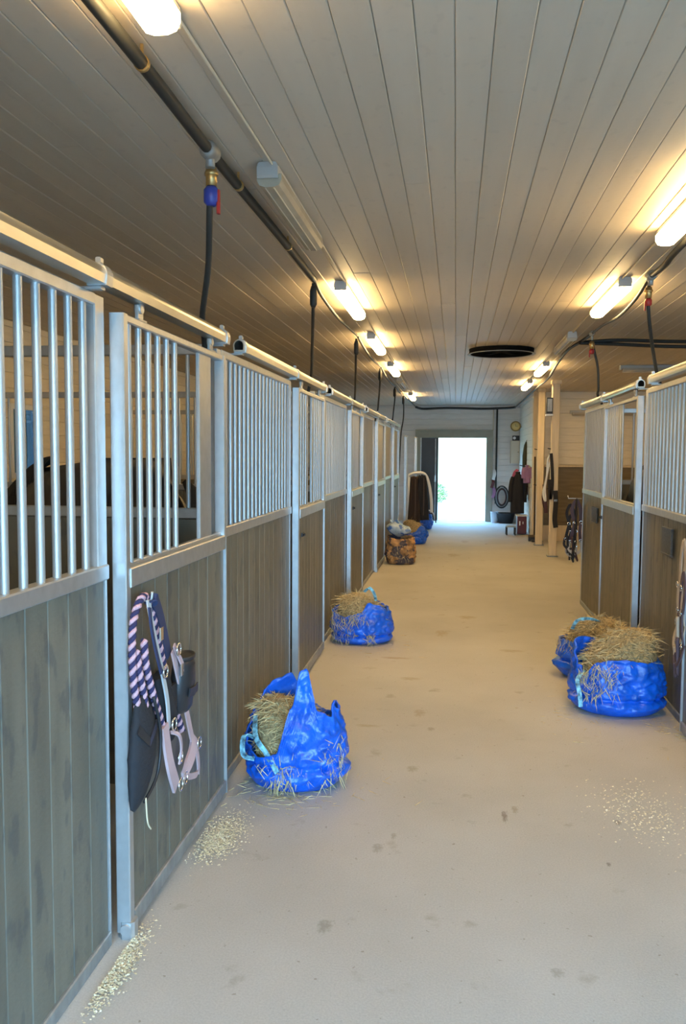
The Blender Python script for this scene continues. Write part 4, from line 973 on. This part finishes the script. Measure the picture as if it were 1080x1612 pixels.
# coats on a rail
t = thing('coat_rail', (1.515, 18.3, 1.40), 'coat rail on the side wall holding the jackets', 'rail'); obj('bar', MB().cbox((0, 0, 0), (.03, 1.6, .06), .005), pine_m, t)
for k in range(4): obj('peg', MB().tube([(-.01, -.6+k*.4, 0), (-.09, -.6+k*.4, .02)], .01, 7), black_m, t)
def jacket(loc, w_, h, m, label, seed, d=.2):
    t = thing('jacket', loc, label, 'jacket'); b = MB(); rows = []
    for i in range(13):
        v_ = i/12; row = []
        for j in range(28):
            a = 2*PI*j/28; ww = w_*(.30+.70*min(1, v_*3.2)**.6)*(1+.08*v_); nn = .02*noise.noise(Vector((a*1.5, v_*3, seed)))
            row.append((math.cos(a)*(ww/2+nn), math.sin(a)*(d/2*(.4+.6*min(1, v_*3)))+nn+.008*math.sin(7*a), -h*v_))
        rows.append(row)
    b.grid(rows, closed=True); b.f.append(tuple(range(28))); b.f.append(tuple(12*28+k for k in reversed(range(28)))); b.smooth += [False]*2
    obj('torso', b, m, t)
    for s_ in (-1, 1): obj('sleeve', MB().tube(spline([(s_*w_*.33, 0, -h*.10), (s_*w_*.52, -.02, -h*.35), (s_*w_*.56, -.03, -h*.72)], 4), [.05, .055, .055, .05, .05, .048, .046, .044, .042], 9), m, t)
    obj('collar', MB().tube([(w_*.14*math.cos(a), d*.2*math.sin(a), .01) for a in [2*PI*i/12 for i in range(13)]], .02, 6, caps=False), m, t); return t
jacket((1.30, 17.72, 1.27), .27, .85, blackcloth_m, 'long black jacket hanging at the corner behind the wooden posts', 4, .22)
jacket((1.38, 18.05, 1.20), .22, .55, mat('dark_plum_cloth', (.05, .02, .03), .85), 'dark plum jacket next to the long black one', 6, .2)
jacket((1.44, 17.15, 1.42), .13, .34, purplecloth_m, 'lilac jacket nearest the bay corner', 8, .12)
t = thing('red_scarf', (1.25, 17.85, 1.22), 'bright pink scarf on the shoulder of the black jacket', 'scarf'); obj('cloth', MB().ribbon(spline([(.05, -.08, .12), (-.02, -.14, .05), (-.05, -.14, -.08), (-.06, -.12, -.28)], 4), (1, 0, 0), .06, .02), pinkcloth_m, t); obj('end', MB().ribbon(spline([(.05, -.08, .10), (.02, -.15, -.02), (.0, -.15, -.14)], 4), (1, 0, 0), .04, .015), white_m, t)
t = thing('olive_coat', (1.52, 18.5, 1.78), 'narrow olive coat hanging high beside the cabinet', 'coat'); b = MB().tube([(0, 0, .16), (0, 0, .08), (0, 0, -.15), (0, 0, -.45)], [.012, .045, .075, .07], 12); obj('body', b, olive_m, t); obj('loop', MB().tube([(0, 0, .15), (.015, 0, .2)], .006, 6), black_m, t)
t = thing('red_box', (1.38, 17.55, 0), 'dark red tack box with a pale lid edge under the jackets', 'box'); obj('body', MB().cbox((0, 0, .20), (.19, .34, .36), .012), red_m, t); obj('lid', MB().cbox((0, 0, .395), (.23, .38, .02), .006), white_m, t)
obj('mark', MB().box((-.045, -.172, .24), (.022, .003, .09)), white_m, t); obj('mark', MB().box((.02, -.172, .25), (.014, .003, .05)), white_m, t)
t = thing('step_stool', (1.15, 17.35, 0), 'small black step stool with a pale top beside the red box', 'stool'); obj('seat', MB().cbox((0, 0, .18), (.20, .26, .035), .008), mat('grey_step_top', (.35, .4, .4), .5), t)
for sx_ in (-.085, .085):
    for sy_ in (-.11, .11): obj('leg', MB().cbox((sx_, sy_, .08), (.03, .03, .165), .004), black_m, t)
t = thing('floor_mat', (1.53, 16.05, 0), 'small dark object on the floor at the bay corner', 'mat'); obj('pad', MB().cbox((0, 0, .02), (.16, .2, .04), .01), black_m, t)
# ================================================================= LOOSE STUFF ON THE FLOOR
def flakes(name, spots, m, label, n, rmax=.0045, long_=False, cat=None):
    b = MB()
    for (cx, cy, sx_, sy_, share) in spots:
        for i in range(int(n*share)):
            px, py = random.gauss(cx, sx_), random.gauss(cy, sy_)
            if px < XL+.057 and cx < 0: px = XL+.057+abs(px-XL-.057)*.3
            if long_:
                strand(b, (px, py, .004), (random.gauss(0, 1), random.gauss(0, 1), .03), random.uniform(.02, .08), .0015, 0)
            else:
                r_ = random.uniform(.002, rmax); a = random.uniform(0, 6.28); z = random.uniform(.001, .008); i0 = len(b.v)
                for k in range(4): b.v.append((px+r_*math.cos(a+k*1.57)*(1.6 if k % 2 else .8), py+r_*math.sin(a+k*1.57), z+random.uniform(-.001, .003)))
                b.f.append((i0, i0+1, i0+2, i0+3)); b.smooth.append(False)
    return tag(obj(name, b, m), label, cat or 'shavings', kind='stuff')
flakes('wood_shavings', [(-.97, 3.36, .045, .11, .30), (-.99, 3.30, .03, .07, .2), (-1.04, 2.42, .022, .10, .32), (.89, 3.87, .11, .18, .12)], sawdust_m, 'pale wood shavings scattered on the concrete floor', 5200)
flakes('floor_straw', [(-.8, 3.80, .12, .08, .3), (-.7, 3.95, .2, .15, .15), (.85, 5.3, .2, .2, .15), (-.7, 7.0, .2, .2, .12), (1.30, 5.1, .06, .12, .13), (.1, 14, .5, 2.0, .05), (1.28, 6.6, .05, .9, .1)], hay_m, 'loose hay strands strewn over the floor', 500, long_=True, cat='hay')

# ================================================================= OUTSIDE
def bush(loc, r, label, n=900, seed=1, name='shrub', trunk=False):
    random.seed(seed); t = thing(name, loc, label, 'bush' if not trunk else 'tree'); b = MB(); H = 2.4*r if trunk else 0
    for i in range(n):
        d = Vector((random.gauss(0, 1), random.gauss(0, 1), random.gauss(0, .8))).normalized()*r*random.uniform(.6, 1)
        p = Vector((d.x, d.y, d.z*.8+r*.85+H)); s_ = r*.09; u_ = Vector((random.gauss(0, 1), random.gauss(0, 1), random.gauss(0, 1))).normalized(); v_ = u_.orthogonal().normalized()
        i0 = len(b.v); b.v += [tuple(p-u_*s_), tuple(p+v_*s_*.5), tuple(p+u_*s_), tuple(p-v_*s_*.5)]; b.f.append((i0, i0+1, i0+2, i0+3)); b.smooth.append(False)
    tag(obj('foliage', b, leaf_m, t), kind='stuff')
    obj('stem', MB().tube([(0, 0, -.1), (0, 0, H+r*.9)], [.05*r+.02, .03*r+.01], 8), bark_m, t)
bush((-.75, 28.5, -.1), .50, 'low green bush outside the doorway', 700, 2)
bush((2.1, 27.5, -.1), .30, 'small shrub at the edge of the outside path', 300, 3)
bush((-4.2, 46, 3.5), 1.3, 'pale green tree beyond the doorway', 900, 4, 'tree', True)
bush((3.6, 50, 5.2), 1.2, 'second tree far beyond the doorway', 700, 5, 'tree', True)
